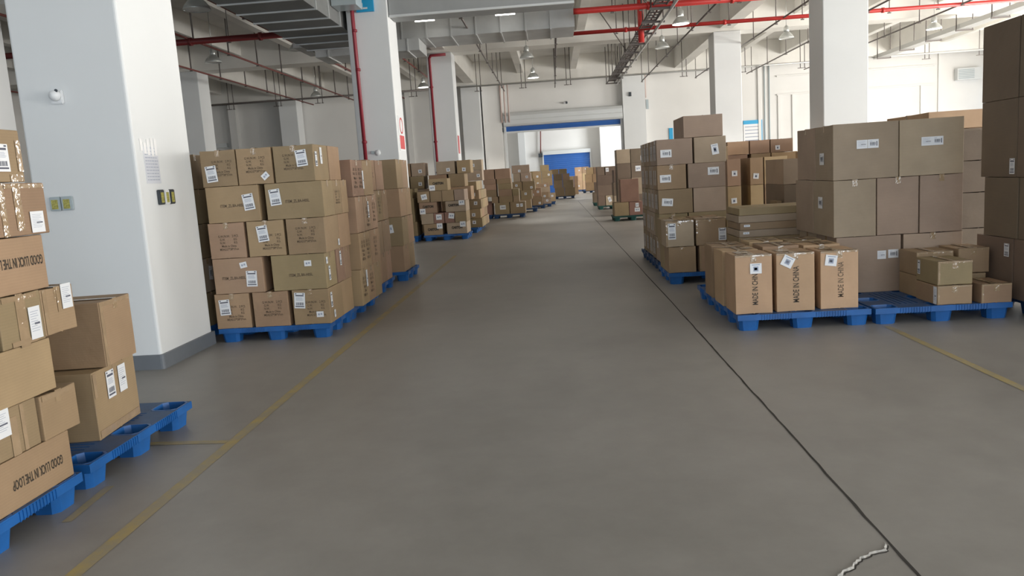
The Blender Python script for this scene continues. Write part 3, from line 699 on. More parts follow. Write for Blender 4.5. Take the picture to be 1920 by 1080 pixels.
for x, lab in ((-3.4, 'left'), (-1.1, 'right')):
    e = tag(link('batten_light', None, None, (x, 22.75, 6.12)), f'lit white batten light below the shutter box, {lab} of two', 'lamp')
    box_obj('body', (-.3, .3, -.05, .05, 0, .05), PLW, e); box_obj('tube', (-.28, .28, -.02, .02, -.04, 0), LAMP_ON, e)
    bm = bmesh.new(); add_tube(bm, (-.3, 0, .05), (-.3, 0, 1.45), .01, 6); finish('hanger', bm, STEEL, e)
    bm = bmesh.new(); add_tube(bm, (.3, 0, .05), (.3, 0, 1.45), .01, 6); finish('hanger', bm, STEEL, e)

# ------------------------------------------------------------------ small things on columns and walls
def on_wall_box(name, x, y, z, w_, d, h, m, parent=None): return box_obj(name, (x-w_/2, x+w_/2, y-d, y, z-h/2, z+h/2), m, parent)
# dome camera
e = tag(link('dome_camera', None, None, (-4.33, 6.8, 2.50)), 'white dome camera on the front of the nearest white column', 'camera')
bm = bmesh.new(); add_box(bm, -.055, .055, -.028, 0, -.06, .06); bmesh.ops.bevel(bm, geom=bm.edges[:], offset=.008, segments=2, affect='EDGES'); finish('mount', bm, PLW, e)
bm = bmesh.new(); lathe(bm, [(.048, 0), (.048, .02), (.04, .045), (.022, .062), (.004, .067)], 20)
d = finish('dome', bm, PLW, e); d.rotation_euler = (R(90), 0, 0); d.location = (0, -.028, .012); dome = d
bm = bmesh.new(); lathe(bm, [(.014, 0), (.014, .008)], 12); d = finish('lens', bm, PLD, e); d.rotation_euler = (R(90), 0, 0); d.location = (.03, -.06, .05)
# two sockets on the front face
for i, x in enumerate((-4.485, -4.375)):
    e = tag(link('wall_socket', None, None, (x, 6.8, 1.57)), f'grey wall socket with yellow sticker on the nearest column, {("left", "right")[i]} of two', 'socket')
    bm = bmesh.new(); add_box(bm, -.05, .05, -.03, 0, -.062, .062); bmesh.ops.bevel(bm, geom=bm.edges[:], offset=.006, segments=2, affect='EDGES'); cv = finish('cover', bm, PLG, e)
    box_obj('sticker', (-.03, .03, -.032, -.029, -.048, .036), YG, cv)
# three switch boxes on the side face
for i, (y, m) in enumerate(((7.135, PLD), (7.235, PLW), (7.335, PLD))):
    e = tag(link('wall_switch', None, None, (-3.7, y, 1.57)), f'{("dark", "white", "dark")[i]} switch box with yellow sticker on the column side, {("left", "middle", "right")[i]} of three', 'switch')
    bm = bmesh.new(); add_box(bm, 0, .03, -.045, .045, -.07, .07); bmesh.ops.bevel(bm, geom=bm.edges[:], offset=.006, segments=2, affect='EDGES'); cv = finish('cover', bm, m, e)
    box_obj('sticker', (.028, .032, -.024, .024, -.052, .044), YG, cv)
# paper notice on the side face
bm = bmesh.new(); add_box(bm, 0, .002, -.13, .13, -.17, .17)
e = tag(finish('paper_notice', bm, mat('notice_paper', (0.72, 0.74, 0.80), 0.2), loc=(-3.7, 7.07, 1.87)), 'white printed notice taped on the side of the nearest column', 'notice')
bm = bmesh.new(); rn = random.Random(2)
for i in range(11):
    y = -.11
    while y < .10:
        L = rn.uniform(.015, .05); z = .15 - i*.029
        f = bm.faces.new([bm.verts.new(p) for p in ((.003, y, z), (.003, min(y+L, .115), z), (.003, min(y+L, .115), z+.007), (.003, y, z+.007))]); y += L + .008
finish('printed_lines', bm, INK_SOFT, e)
bm = bmesh.new()
for y in (-.15, -.09, -.03, .04, .10): add_box(bm, .002, .0035, y-.022, y+.022, .10+rn.uniform(-.03,.03), .21+rn.uniform(-.02,.04))
finish('clear_tape', bm, mat('clear_tape', (0.9, 0.9, 0.9), 0.08, spec=.8), e)
# second column: sign, bell, blue sign at the top edge
e = tag(box_obj('safety_sign', (-3.699, -3.69, 19.05, 19.75, 2.35, 3.2), PLW), 'white safety sign with red panel on the second left column', 'sign')
box_obj('red_panel', (-.005, .0065, -.28, .28, .05, .38), SIGN_RED, e)
bm = bmesh.new(); lathe(bm, [(.20, 0), (.20, .004), (.16, .004), (.16, 0)], 20, cap=False); d = finish('ring_mark', bm, SIGN_RED, e); d.rotation_euler = (0, R(90), 0); d.location = (.006, 0, .62)
e = tag(link('alarm_bell', None, None, (-4.22, 18.9, 2.33)), 'small white alarm device on the front of the second left column', 'alarm')
bm = bmesh.new(); lathe(bm, [(.07, 0), (.07, .02), (.04, .05), (.01, .055)], 16); d = finish('cover', bm, PLW, e); d.rotation_euler = (R(90), 0, 0)
box_obj('bracket', (-.16, -.08, -.04, 0, -.02, .05), PLG, e)
e = tag(box_obj('exit_sign_box', (-4.42, -4.0, 18.82, 18.88, 5.62, 6.1), CYAN), 'small blue sign at the top edge on the second left column', 'sign')
bm = bmesh.new(); add_box(bm, -.06, .06, -.034, -.03, .06, .1); add_box(bm, -.1, -.05, -.034, -.03, .06, .2); finish('white_mark', bm, PLW, e)
e = tag(box_obj('fluorescent_housing', (-4.76, -4.2, 17.9, 18.5, 5.6, 5.85), PLG), 'pale lamp housing at the top edge by the second left column', 'lamp housing')
e = tag(box_obj('pipe_label', (-3.69, -3.68, 31.1, 31.5, 2.6, 3.3), SIGN_RED), 'faded red notice strip on the third left column', 'sign')
# camera above the opening, device on the bluish pier
e = tag(link('bullet_camera', None, None, (.95, YE, 5.3)), 'small dark camera above the rolled up door', 'camera')
bm = bmesh.new(); add_tube(bm, (0, -.25, 0), (.0, -.02, .08), .05, 10); finish('body', bm, PLD, e); box_obj('mount', (-.16, -.04, -.2, 0, -.02, .06), PLW, e)
e = tag(on_wall_box('wall_lamp', 4.35, YE-.5, 5.5, .12, .1, .22, PLD), 'small dark fitting high on the bluish pier', 'fitting')
e = tag(on_wall_box('junction_box', 5.3, YE, 4.95, .12, .1, .5, PLG), 'grey junction box hanging on the conduit right of the pier', 'box')
# notice board
e = tag(link('notice_board', None, None, (10.9, YE-.02, 3.1)), 'white notice board with blue frame on the bright end wall', 'notice board')
box_obj('panel', (-.5, .42, -.04, 0, -1.1, .42), PLW, e); box_obj('header', (-.5, .5, -.05, 0, .42, .62), CYAN, e); box_obj('side_frame', (.42, .5, -.05, 0, -1.1, .42), CYAN, e)
bm = bmesh.new()
for i in range(7): add_box(bm, -.42, .34, -.045, -.04, .26-i*.18, .30-i*.18)
finish('printed_lines', bm, INK_SOFT, e)
e = tag(box_obj('blue_sign', (6.42, 6.62, YE-.06, YE-.01, 2.3, 3.6), CYAN), 'narrow blue sign edge beside the topmost carton, on the end wall', 'sign')
# wall unit
e = tag(link('wall_air_unit', None, None, (22.0, YE, 5.35)), 'pale slatted air unit high on the bright end wall', 'air unit')
box_obj('casing', (-.55, .7, -.35, 0, -.3, .3), SHUT_W, e)
bm = bmesh.new()
for i in range(6): add_box(bm, -.5, .3, -.37, -.35, -.24+i*.085, -.20+i*.085)
finish('louvre', bm, PLG, e)
# ------------------------------------------------------------------ loads of cartons, near left
# front left corner pallet: faces toward the aisle (+x)
FRONTL = 'near left corner stack'
pallet(-3.08, 3.19, 90, 'blue plastic pallet under the near left corner stack')
def nl(x0, y0, y1, z0, z1, pos, tone='tan', dx=.5, **k):
    return carton((x0-dx, x0, y0, y1, z0, z1), pos, 'cardboard boxes in the near left corner stack', tone, **k)
GL = ('GOOD LUCK IN THE LOOP',)
nl(-2.60, 3.02, 3.765, .15, .395, 'lowest cardboard box with upside down GOOD LUCK print in the near left stack', rz=0, text=[('R', .15, -.02, GL[0], .067, 180, INK_TEXT, .0012)], tape=None)
nl(-2.605, 3.03, 3.565, .395, .63, 'cardboard box with square white label above the lowest GOOD LUCK box', 'olive', stick=[('R', .02, .25, .115, .13, 'sheet', 0)], tape='top', dx=.42, bands=[('R', .30, 0, .05, .98), ('R', .17, -.1, .10, .8)])
nl(-2.59, 3.57, 3.86, .395, .625, 'plain cardboard box end jutting right above the lowest GOOD LUCK box', dx=.5, bands=[('R', 0, .42, .9, .12)])
nl(-2.60, 3.05, 3.73, .63, .895, 'wide plain cardboard box, third layer of the near left corner stack', 'tan', tape=None)
nl(-2.60, 3.05, 3.375, .895, 1.14, 'cardboard box cut by the frame in the fourth layer of near left stack', 'olive')
nl(-2.595, 3.39, 3.70, .895, 1.145, 'taped cardboard box with white label at lower right, fourth layer near left', 'olive', stick=[('R', .28, -.12, .085, .16, 'sheet', 0)], bands=[('R', 0, -.05, .22, .98), ('R', 0, .43, .8, .1), ('R', 0, -.44, .6, .1)])
nl(-2.60, 3.705, 3.97, .90, 1.14, 'small taped cardboard box overhanging right in near left stack', 'tan', stick=[('R', .26, .26, .085, .13, 'sheet', 0)], dx=.55, bands=[('R', -.40, 0, .12, .96), ('R', .02, .2, .12, .5)])
nl(-2.60, 3.05, 3.79, 1.145, 1.415, 'upper cardboard box with upside down GOOD LUCK print in near left stack', text=[('R', .22, .06, GL[0], .067, 180, INK_TEXT, .0012)], tape=None)
nl(-2.60, 3.10, 3.86, 1.418, 1.675, 'shiny taped cardboard box with square label above the upper GOOD LUCK box', 'tan', stick=[('R', .38, -.26, .10, .105, 'sheet', 0)], bands=[('R', .08, 0, .05, 1.0), ('R', .22, .05, .07, .9), ('R', -.1, -.02, .3, .14), ('R', .3, .44, .38, .08)])
nl(-2.60, 3.00, 3.73, 1.678, 1.93, 'topmost cardboard box with barcode label in the near left stack', 'tan', stick=[('R', .29, -.04, .105, .13, 'ship', 0)], dx=.45, bands=[('R', .42, -.42, .13, .14), ('R', .47, .0, .05, .6)])
for b, p in (((-3.62, -3.12, 3.05, 3.72, .15, .63), 'rear lower'), ((-3.62, -3.12, 3.05, 3.75, .63, 1.14), 'rear upper')):
    carton(b, f'plain cardboard box at the {p} part of the near left corner stack', 'cardboard boxes in the near left corner stack', 'tan')
# clear stretch tape on the shiny box is its own tape strip above
pallet(-3.10, 4.49, 90, 'blue plastic pallet with open cups under the two-box stack before the white column')
carton((-3.44, -2.80, 4.26, 4.82, .15, .565), 'lower cardboard box with two white labels in the two-box stack', 'two-box stack before the column', 'tan', rz=5.5,
       stick=[('R', -.13, .22, .10, .17, 'ship', 0), ('R', .15, .22, .10, .17, 'sheet', 0)], tape='top', bands=[('R', 0, -.42, .95, .1), ('R', -.46, .3, .07, .35)])
carton((-3.40, -2.77, 4.40, 4.80, .567, .965), 'upper dusty cardboard box in the two-box stack before the white column', 'two-box stack before the column', 'tan', rz=4.5, tape='top', bands=[('R', -.44, 0, .1, .98), ('R', 0, .46, .95, .07)])
carton((-3.62, -3.46, 4.02, 4.25, .15, .40), 'small cardboard box mostly hidden behind the near left corner stack', 'two-box stack before the column', 'tan')

# ------------------------------------------------------------------ five layer load beside the column
T5 = 'G.W./N.W.   2 PCS\nG.W.            KG\nN.W.            KG\nMade in China\nMEAS:57*38*37cm'
T1 = 'ITEM_ZL.8A-H05L'
pallet(-3.02, 8.36, 0, 'blue plastic pallet under the printed five-layer load beside the nearest column')
ix = -3.64
N3 = lambda a: [(a[0], a[1]), (a[2], a[3]), (a[4], a[5])]
def t5(u=0.0, v=0.0, m=INK_DIM, size=.034): return ('F', u, v, T5, size, 0, m, .0004)
ship = lambda u, v, r=3: ('F', u, v, .115, .165, 'ship', r)
L = [(.372, N3((.01, .385, .42, .80, .84, 1.235)), [.52, .45]),
     (.372, [(.03, .565), (.66, 1.235)], [.40, .30, .27]),
     (.372, N3((.03, .415, .435, .83, .86, 1.265)), [.52, .45]),
     (.372, [(.05, .61), (.67, 1.275)], [.40, .30, .27]),
     (.372, N3((.03, .40, .415, .785, .80, 1.22)), [.52, .45])]
mini = lambda u, v, r=0: ('F', u, v, .075, .06, 'mini', r)
D = {(0,0): dict(tone='tan', text=[t5(.08, -.06)], stick=[ship(-.22, .12, 3)]),
     (0,1): dict(tone='tan', text=[t5(.05, .02)]),
     (0,2): dict(tone='tan', text=[t5(.12, -.05)], stick=[ship(-.30, .20, -4), mini(.22, -.22), ('R', -.35, .15, .06, .16, 'ship', 0), ('R', -.2, -.28, .05, .08, 'mini')]),
     (1,0): dict(tone='pink', text=[('F', -.10, -.06, T1, .042, 0, INK_DIM, .0008)], stick=[mini(.12, .30, 10), ship(.26, -.10, -2)]),
     (1,1): dict(tone='olive', text=[('F', .03, -.08, T1, .042, 0, INK_DIM, .0008)], stick=[mini(.18, .24, 0), ('R', -.2, -.1, .06, .15, 'ship', 0), ('R', -.36, .28, .06, .07, 'mini')]),
     (2,0): dict(tone='pink', text=[t5(.04, -.06)]),
     (2,1): dict(tone='tan', text=[t5(.14, -.10)], stick=[ship(-.08, .14, 6)]),
     (2,2): dict(tone='olive', text=[t5(0, .04)], stick=[('R', .4, -.3, .05, .07, 'mini')]),
     (3,0): dict(tone='tan', text=[('F', -.02, -.04, T1, .042, 0, INK_DIM, .0008)], stick=[ship(.30, .04, 7)]),
     (3,1): dict(tone='olive', text=[('F', .05, -.02, T1, .042, 0, INK_DIM, .0008)], stick=[ship(-.33, .12, 5)]),
     (4,0): dict(tone='olive', text=[t5(.10, .0)], stick=[ship(-.22, -.14, 5)]),
     (4,1): dict(tone='tan', text=[t5(.02, .04)], stick=[mini(.28, -.28, 38)]),
     (4,2): dict(tone='olive', text=[t5(-.02, .05)], stick=[ship(.20, .14, 5), ('R', -.35, .1, .07, .15, 'ship', 0), ('R', .0, .2, .07, .17, 'sheet', 0)])}
# the rear rows carry the same side labels
D[(3,1,1)] = dict(text=[('R', 0, 0, T5, .03, 0, INK_DIM, .0004)])
D[(1,1,1)] = dict(stick=[('R', 0, .2, .06, .16, 'ship', 0)])
load('printed five-layer load by nearest column', ix, 7.86, L, tones=('tan', 'pink'), deco=D, group='printed boxes beside the nearest column')
# darker neighbour load half hidden by the column
pallet(-4.41, 8.45, 0, 'blue plastic pallet half hidden behind the nearest white column')
L = [(.37, [(0, .58), (.60, 1.17)], [.45, .45])]*5
D = {(3,1): dict(stick=[('F', .10, -.28, .075, .075, 'mini', 35)]), (1,1): dict(stick=[('F', .22, .05, .115, .17, 'ship', 8), ('R', .1, .05, .09, .15, 'wide', -6)]), (2,1): dict(stick=[('F', .05, .1, .09, .09, 'mini', 30)])}
load('shaded load behind the nearest white column', -4.97, 7.95, L, tones=('grey', 'olive'), deco=D, group='boxes behind the nearest column')
# next loads down the left side
TS = 'G.W.   KG\nN.W.   KG\nMade in\nChina\nMEAS cm'
pallet(-2.92, 9.45, 90, 'blue plastic pallet under the second load from the nearest column')
side = lambda u=0, v=0: ('R', u, v, TS, .05, 0, INK_DIM, .0006)
L = [(.43, [(0, .58), (.60, 1.20)], [.36, .36, .34]), (.43, [(0, .58), (.62, 1.22)], [.55, .50]), (.425, [(0, .58), (.60, 1.22)], [.36, .36, .34]), (.43, [(0, .58), (.60, 1.20)], [.55, .5])]
D = {(0,1): dict(text=[side()], stick=[('R', .3, .2, .07, .2, 'sheet')]), (0,1,1): dict(text=[side()]), (1,1): dict(text=[side(-.2), side(.25)]), (1,1,1): dict(text=[side()]),
     (2,1): dict(text=[('F', -.2, 0, TS, .05, 0, INK_DIM, .0006)]), (2,1,1): dict(stick=[('R', .1, .1, .06, .2, 'ship')], text=[side(0, -.1)]), (3,1): dict(text=[side(-.2), side(.25)], stick=[('R', .45, -.05, .06, .22, 'sheet')]),
     (3,0): dict(), (2,1,2): dict(text=[side()])}
load('second tall load down the left row', -3.52, 8.90, L, tones=('tan', 'tan', 'pink'), deco=D, group='boxes in the second left load')
pallet(-3.02, 11.1, 90, 'blue plastic pallet under the third load down the left row')
L = [(.43, [(0, .55), (.56, 1.09)], [.34, .34, .34]), (.46, [(0, .55), (.56, 1.11)], [.5, .5]), (.44, [(0, .55), (.56, 1.10)], [.34, .34, .34]), (.43, [(0, .55), (.56, 1.08)], [.5, .5])]
D = {(3,1,0): dict(text=[('R', .2, 0, 'C', .1, 0, INK_DIM)]), (2,1,1): dict(text=[side()]), (0,1,0): dict(text=[side()])}
load('third tall load down the left row', -3.62, 10.60, L, tones=('tan', 'pink'), deco=D, group='boxes in the third left load')
pallet(-3.0, 12.7, 0, 'blue plastic pallet under the fourth load down the left row')
L = [(.42, [(0, .58), (.60, 1.17)], [.48, .48]), (.46, [(0, .58), (.60, 1.19)], [.48, .48]), (.45, [(0, .58), (.60, 1.18)], [.48, .48]), (.46, [(0, .58), (.60, 1.16)], [.48, .48])]
D = {(1,1): dict(stick=[('F', .15, .1, .11, .13, 'mini', 8)], tone='olive'), (3,1): dict(tone='olive')}
load('fourth tall load down the left row', -3.62, 12.20, L, tones=('pink', 'tan'), deco=D, group='boxes in the fourth left load')

# ------------------------------------------------------------------ left middle distance (near the second and third columns)
pallet(-2.90, 20.8, 0, 'blue plastic pallet under the mixed load with dark print bars')
sm = lambda u, v, r=0: ('F', u, v, .15, .14, 'mini', r)
bar = lambda u, v: ('F', u, v, 'CARTON', .085, 0, INK_TEXT, .006)
L = [(.30, [(0, .50), (.62, 1.15)], [.9]),
     (.28, [(-.05, .28), (.29, .57), (.58, .84), (.85, 1.16)], [.9]),
     (.29, [(-.08, .40), (.62, 1.16)], [.9]),
     (.29, [(-.11, .22), (.23, .54), (.55, .86), (.87, 1.14)], [.9]),
     (.31, [(.22, .72)], [.6])]
D = {(0,0): dict(text=[bar(.0, 0)], stick=[sm(.36, .28)]), (0,1): dict(text=[bar(.0, .05)], stick=[sm(.30, .33)]),
     (1,1): dict(tone='rust', stick=[sm(0, .1)]), (1,2): dict(tone='rust', stick=[sm(.2, .15, -8)]), (2,0): dict(text=[bar(0, .1)], stick=[sm(-.32, -.3)], tone='pink'), (2,1): dict(text=[bar(-.1, .1)], stick=[sm(.3, .33)]),
     (3,0): dict(stick=[sm(.05, 0, 8)]), (4,0): dict(text=[bar(0, .1)], stick=[sm(-.33, -.25)])}
load('mixed load with dark print bars', -3.49, 20.32, L, tones=('olive', 'grey'), deco=D, group='boxes in the mixed left load', tape=None)
pallet(-4.25, 20.8, 0, 'blue plastic pallet left of the mixed load with print bars', BLUE)
load('narrow load left of the mixed load', -4.85, 20.35, [(.38, [(0, .56), (.58, 1.18)], [.9]), (.62, [(0, .56), (.58, 1.14)], [.9]), (.25, [(0, .56), (.58, 1.12)], [.9])], tones=('olive',), sticks=.8, tape=None)
pallet(-3.95, 22.0, 0, 'blue plastic pallet behind the mixed left load')
load('tall load behind the mixed left load', -4.40, 21.55, [(.42, [(0, .6), (.62, 1.2), (1.22, 1.9)], [.8]), (.42, [(0, .55), (.57, 1.15), (1.2, 1.85)], [.8]), (.38, [(0, .45), (.47, 1.0), (1.02, 1.45), (1.5, 2.1)], [.8]),
      (.36, [(.02, .40), (.42, .80), (.95, 1.45), (1.5, 1.95)], [.8]), (.36, [(.02, .45), (.48, .85), (1.18, 1.70), (1.76, 2.14)], [.7])], tones=('tan', 'olive', 'grey'), sticks=.7, tape=None)
pallet(-2.75, 23.0, 90, 'blue plastic pallet under the small-box load right of the print bar load')
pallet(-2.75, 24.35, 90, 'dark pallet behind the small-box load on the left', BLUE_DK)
load('small-box load right of print-bar load', -3.25, 22.5, [(.27, [(0, .55), (.57, 1.12)], [.6, .6, .6, .6]), (.27, [(0, .52), (.54, 1.08)], [.6, .6, .6, .6]), (.27, [(0, .55), (.57, 1.12)], [.6, .6, .6, .6]),
      (.27, [(0, .52), (.54, 1.08)], [.6, .6, .6, .6]), (.26, [(0, .55), (.57, 1.02)], [.6, .6, .6])], tones=('olive', 'tan'), sticks=.5, tape=None)
load('upper boxes on the small-box load', -3.20, 24.3, [(.33, [(0, .5), (.52, 1.0)], [.6]), (.32, [(.0, .45), (.5, 1.0)], [.6])], z=1.49 + .002, tones=('olive', 'grey'), sticks=.8, tape=None)
# fifth: reddish top boxes over wide base
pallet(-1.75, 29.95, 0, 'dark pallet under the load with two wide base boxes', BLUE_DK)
L = [(.44, [(0, .56), (.58, 1.16)], [.9]), (.24, [(-.1, .15), (.18, .70), (.72, .95)], [.8]), (.26, [(-.35, .10), (.16, .68), (.70, .95)], [.8]), (.22, [(-.35, .10), (.16, .68)], [.8]),
     (.18, [(-.38, .10), (.14, .68)], [.8]), (.38, [(-.42, .06), (.09, .66)], [.8])]
D = {(0,0): dict(stick=[('F', .05, .1, .22, .16, 'wide')]), (0,1): dict(stick=[('F', .0, .2, .10, .12, 'mini'), ('F', .25, .2, .10, .12, 'mini')]), (5,0): dict(tone='pink'), (5,1): dict(tone='pink')}
load('load with two wide base boxes', -2.28, 29.5, L, tones=('olive', 'pink', 'olive'), deco=D, tape=None)
load('low side stack left of the wide base load', -3.35, 29.6, [(.5, [(0, .5), (.52, .98)], [.8]), (.5, [(0, .33), (.35, .66)], [.8])], z=.15, tones=('rust', 'olive'), sticks=.5, tape=None)
pallet(-2.99, 30.0, 0, 'dark pallet left of the wide base load', BLUE_DK)
pallet(-1.35, 33.8, 0, 'dark pallet under the tall greenish load', BLUE_DK)
load('tall greenish load left of the aisle', -1.75, 33.3, [(.40, [(-.2, .2), (.22, .75)], [.8]), (.38, [(-.1, .3), (.32, .8)], [.8]), (.38, [(0, .4), (.42, .95)], [.8]), (.36, [(.05, .35), (.37, .8)], [.8]), (.34, [(.0, .75)], [.7])], tones=('olive', 'olive', 'grey'), sticks=.6, tape=None)
pallet(-1.05, 36.6, 0, 'dark pallet under the low white-topped load', BLUE_DK)
load('low load before the purple-wrapped load', -1.55, 36.1, [(.40, [(0, .5), (.52, 1.0)], [.8]), (.42, [(0, .5), (.6, .95)], [.8])], tones=('olive', 'tan'), sticks=.8, tape=None)
pallet(-.75, 38.0, 0, 'dark pallet under the brownish mixed load', BLUE_DK)
load('brownish mixed load at the aisle edge', -1.2, 37.5, [(.28, [(0, .32), (.34, .66), (.68, 1.05)], [.8]), (.28, [(.1, .4), (.42, .95)], [.8]), (.24, [(.05, .5), (.52, .98)], [.8]), (.18, [(.4, .95)], [.6])], tones=('grey', 'pink'), sticks=.9, tape=None)
pallet(-.55, 40.6, 0, 'dark pallet under the greenish load before the opening', BLUE_DK)
load('greenish load before the aisle opening', -1.55, 40.1, [(.42, [(0, .7), (.72, 1.35), (1.37, 1.62)], [.8]), (.40, [(.1, .7), (.72, 1.35)], [.8]), (.40, [(.0, .5), (.55, .95), (.97, 1.5)], [.8]), (.36, [(-.1, .3), (.5, .95), (.97, 1.5)], [.8]), (.30, [(-.2, .1), (.9, 1.35)], [.7])], tones=('olive',), sticks=.4, tape=None)
pallet(-1.15, 41.9, 0, 'dark pallet behind the greenish load', BLUE_DK)
load('rear load by the left pier', -2.2, 41.4, [(.55, [(0, .7), (.72, 1.4)], [.7]), (.55, [(0, .7), (.72, 1.4)], [.7]), (.5, [(.1, .6), (.9, 1.4)], [.7])], tones=('tan', 'olive'), sticks=.5, tape=None)
# beyond the opening
pallet(.65, 48.6, 0, 'dark pallet of the first load beyond the opening', BLUE_DK)
load('first load beyond the aisle opening', .05, 48.1, [(.52, [(0, .6), (.62, 1.25)], [.9]), (.45, [(-.05, .5), (.52, 1.15)], [.9]), (.40, [(-.05, .5), (.52, .95)], [.9]), (.3, [(-.2, .3), (.32, .8)], [.8])], tones=('olive', 'tan'), tape=None)
load('white-wrapped stack beyond the opening', 1.15, 56.0, [(.45, [(0, .3), (.32, .6)], [.5]), (.45, [(0, .3), (.32, .6)], [.5]), (.4, [(0, .3), (.32, .6)], [.5])], z=0, tones=('pale',), tape=None, adj='pale')
pallet(2.35, 63.2, 0, 'dark pallet before the blue roller door', BLUE_DK)
load('load before the blue roller door', 1.75, 62.7, [(.7, [(0, .55), (.57, 1.1)], [.9]), (.6, [(0, .55), (.57, 1.1)], [.9]), (.5, [(0, .55), (.57, 1.1)], [.9])], tones=('pale', 'tan'), sticks=.9, tape=None)
pallet(2.75, 58.0, 0, 'dark pallet under the pale rosy load beyond the opening', BLUE_DK)
load('rosy load right beyond the opening', 2.35, 57.5, [(.6, [(0, .6), (.62, 1.2)], [.9]), (.6, [(0, .5), (.52, 1.2)], [.9]), (.5, [(.1, .6), (.62, 1.2)], [.9])], tones=('pale', 'pink'), tape=None)

# ------------------------------------------------------------------ right side, far to near
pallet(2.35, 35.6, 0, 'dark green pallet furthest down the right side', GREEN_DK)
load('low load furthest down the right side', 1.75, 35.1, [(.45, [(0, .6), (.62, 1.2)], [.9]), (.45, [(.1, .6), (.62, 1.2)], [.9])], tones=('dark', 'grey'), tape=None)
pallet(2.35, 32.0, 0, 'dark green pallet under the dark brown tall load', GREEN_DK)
load('dark brown tall load on the right', 1.76, 31.5, [(.40, [(0, .28), (.3, .62), (.64, 1.2)], [.9]), (.42, [(0, .60), (.62, 1.2)], [.9]), (.40, [(.0, .60), (.62, 1.2)], [.9]), (.34, [(0, .3), (.32, .75), (.77, 1.2)], [.9])], tones=('dark',), deco={(0,1): dict(tone='grey', stick=[('F', 0, .1, .12, .2, 'mini', 20)]), (3,1): dict(stick=[('F', -.3, .1, .12, .16, 'mini')])}, tape=None, adj='dark brown')
pallet(2.75, 28.9, 0, 'dark pallet under the wrapped grey load on the right', BLUE_DK)
load('wrapped grey load behind the rosy box', 2.16, 28.4, [(.47, [(0, .6), (.62, 1.2)], [.9]), (.47, [(0, .6), (.62, 1.2)], [.9]), (.45, [(.03, .75), (.77, 1.2)], [.9])], tones=('dark', 'grey'), tape=None)
pallet(2.95, 26.9, 0, 'dark pallet under the tall grey load on the right', BLUE_DK)
load('tall grey load behind the rosy box', 2.15, 26.4, [(.55, [(0, .45), (.47, 1.0)], [.9]), (.55, [(0, .45), (.47, 1.0)], [.9]), (.50, [(0, .45), (.47, 1.05)], [.9]), (.46, [(.0, .45), (.47, 1.05)], [.9])], tones=('dark', 'grey'), deco={(2,1): dict(stick=[('F', -.1, .1, .18, .18, 'mini')]), (3,1): dict(stick=[('F', .2, -.2, .16, .16, 'mini')])}, tape=None)
pallet(2.36, 24.25, 0, 'dark green pallet under the rosy square box', GREEN_DK)
load('low load with the rosy square box', 1.80, 23.8, [(.41, [(0, .44), (.46, .86)], [.8])], tones=('olive',), deco={(0,1): dict(tone='rust', stick=[('F', .1, .25, .10, .12, 'mini'), ('F', .1, -.1, .16, .12, 'mini')])}, tape=None)
carton((2.02, 2.57, 23.85, 24.5, .562, 1.25), 'tall rosy square cardboard box standing on two boxes, right side', 'rosy box load', 'rust', tape=None)
# five layer load facing the aisle
pallet(2.08, 12.05, 0, 'blue plastic pallet under the labelled five-layer load on the right', BLUE_DK)
pallet(2.08, 13.2, 0, 'dark pallet under the rear of the labelled five-layer load', BLUE_DK)
lw = lambda u, v, r=0: ('F', u, v, .16, .11, 'wide', r)
sl = [('L', -.2, 0, .05, .22, 'sheet'), ('L', .15, 0, .05, .22, 'sheet')]
L = [(.355, [(0, .50), (.52, .98)], [.42, .42, .42, .42, .42]), (.355, [(0, .42), (.43, .98)], [.52, .52, .52, .52]),
     (.355, [(0, .50), (.51, .98)], [.42, .42, .42, .42, .42]), (.355, [(0, .42), (.44, .98)], [.52, .52, .52, .52]), (.37, [(0, .52), (.54, 1.0)], [.42, .42, .42, .42, .42])]
D = {(4,0): dict(stick=[lw(-.24, -.05)] + sl), (4,1): dict(stick=[('F', .15, .0, .10, .15, 'square', 8)]), (3,0): dict(stick=[lw(-.22, -.05)] + sl), (3,1): dict(stick=[lw(.18, .15)]),
     (2,0): dict(stick=[lw(-.24, -.02, -5)] + sl), (1,0): dict(stick=[('F', -.35, -.1, .11, .1, 'wide', -8)]), (0,0): dict(stick=[('L', 0, .2, .08, .1, 'mini')])}
for li in range(5):
    for ri in range(1, 5): D[(li, 0, ri)] = dict(stick=sl)
load('labelled five-layer load on the right', 1.52, 11.52, L, tones=('grey', 'olive'), deco=D, group='boxes in the labelled five-layer load')
carton((1.93, 2.50, 11.62, 12.55, 1.944, 2.26), 'single plain cardboard box topmost on the labelled five-layer load', 'boxes in the labelled five-layer load', 'grey', tape=None)
# four small boxes in front of it
pallet(2.05, 10.72, 0, 'blue plastic pallet under the four glossy boxes on the right', BLUE)
L = [(.345, [(0, .36), (.40, .80)], [.42, .42]), (.345, [(-.03, .34), (.37, .76)], [.42, .42])]
GB = [('F', 0, .46, .98, .06), ('T', 0, 0, .98, .96), ('F', -.47, 0, .05, .9)]
D = {(0,0): dict(bands=GB), (0,1): dict(bands=GB), (1,0): dict(stick=[('F', -.28, .1, .10, .21, 'ship')], tone='grey', bands=GB), (1,1): dict(stick=[('F', .38, -.1, .10, .16, 'ship')], tone='pink', bands=GB)}
load('four-box glossy stack before the labelled load', 1.46, 10.25, L, tones=('olive', 'tan'), deco=D, group='glossy boxes on the right')
carton((2.24, 2.62, 10.35, 10.75, .15, .83), 'upright cardboard box right of the four glossy boxes', 'glossy boxes on the right', 'olive')
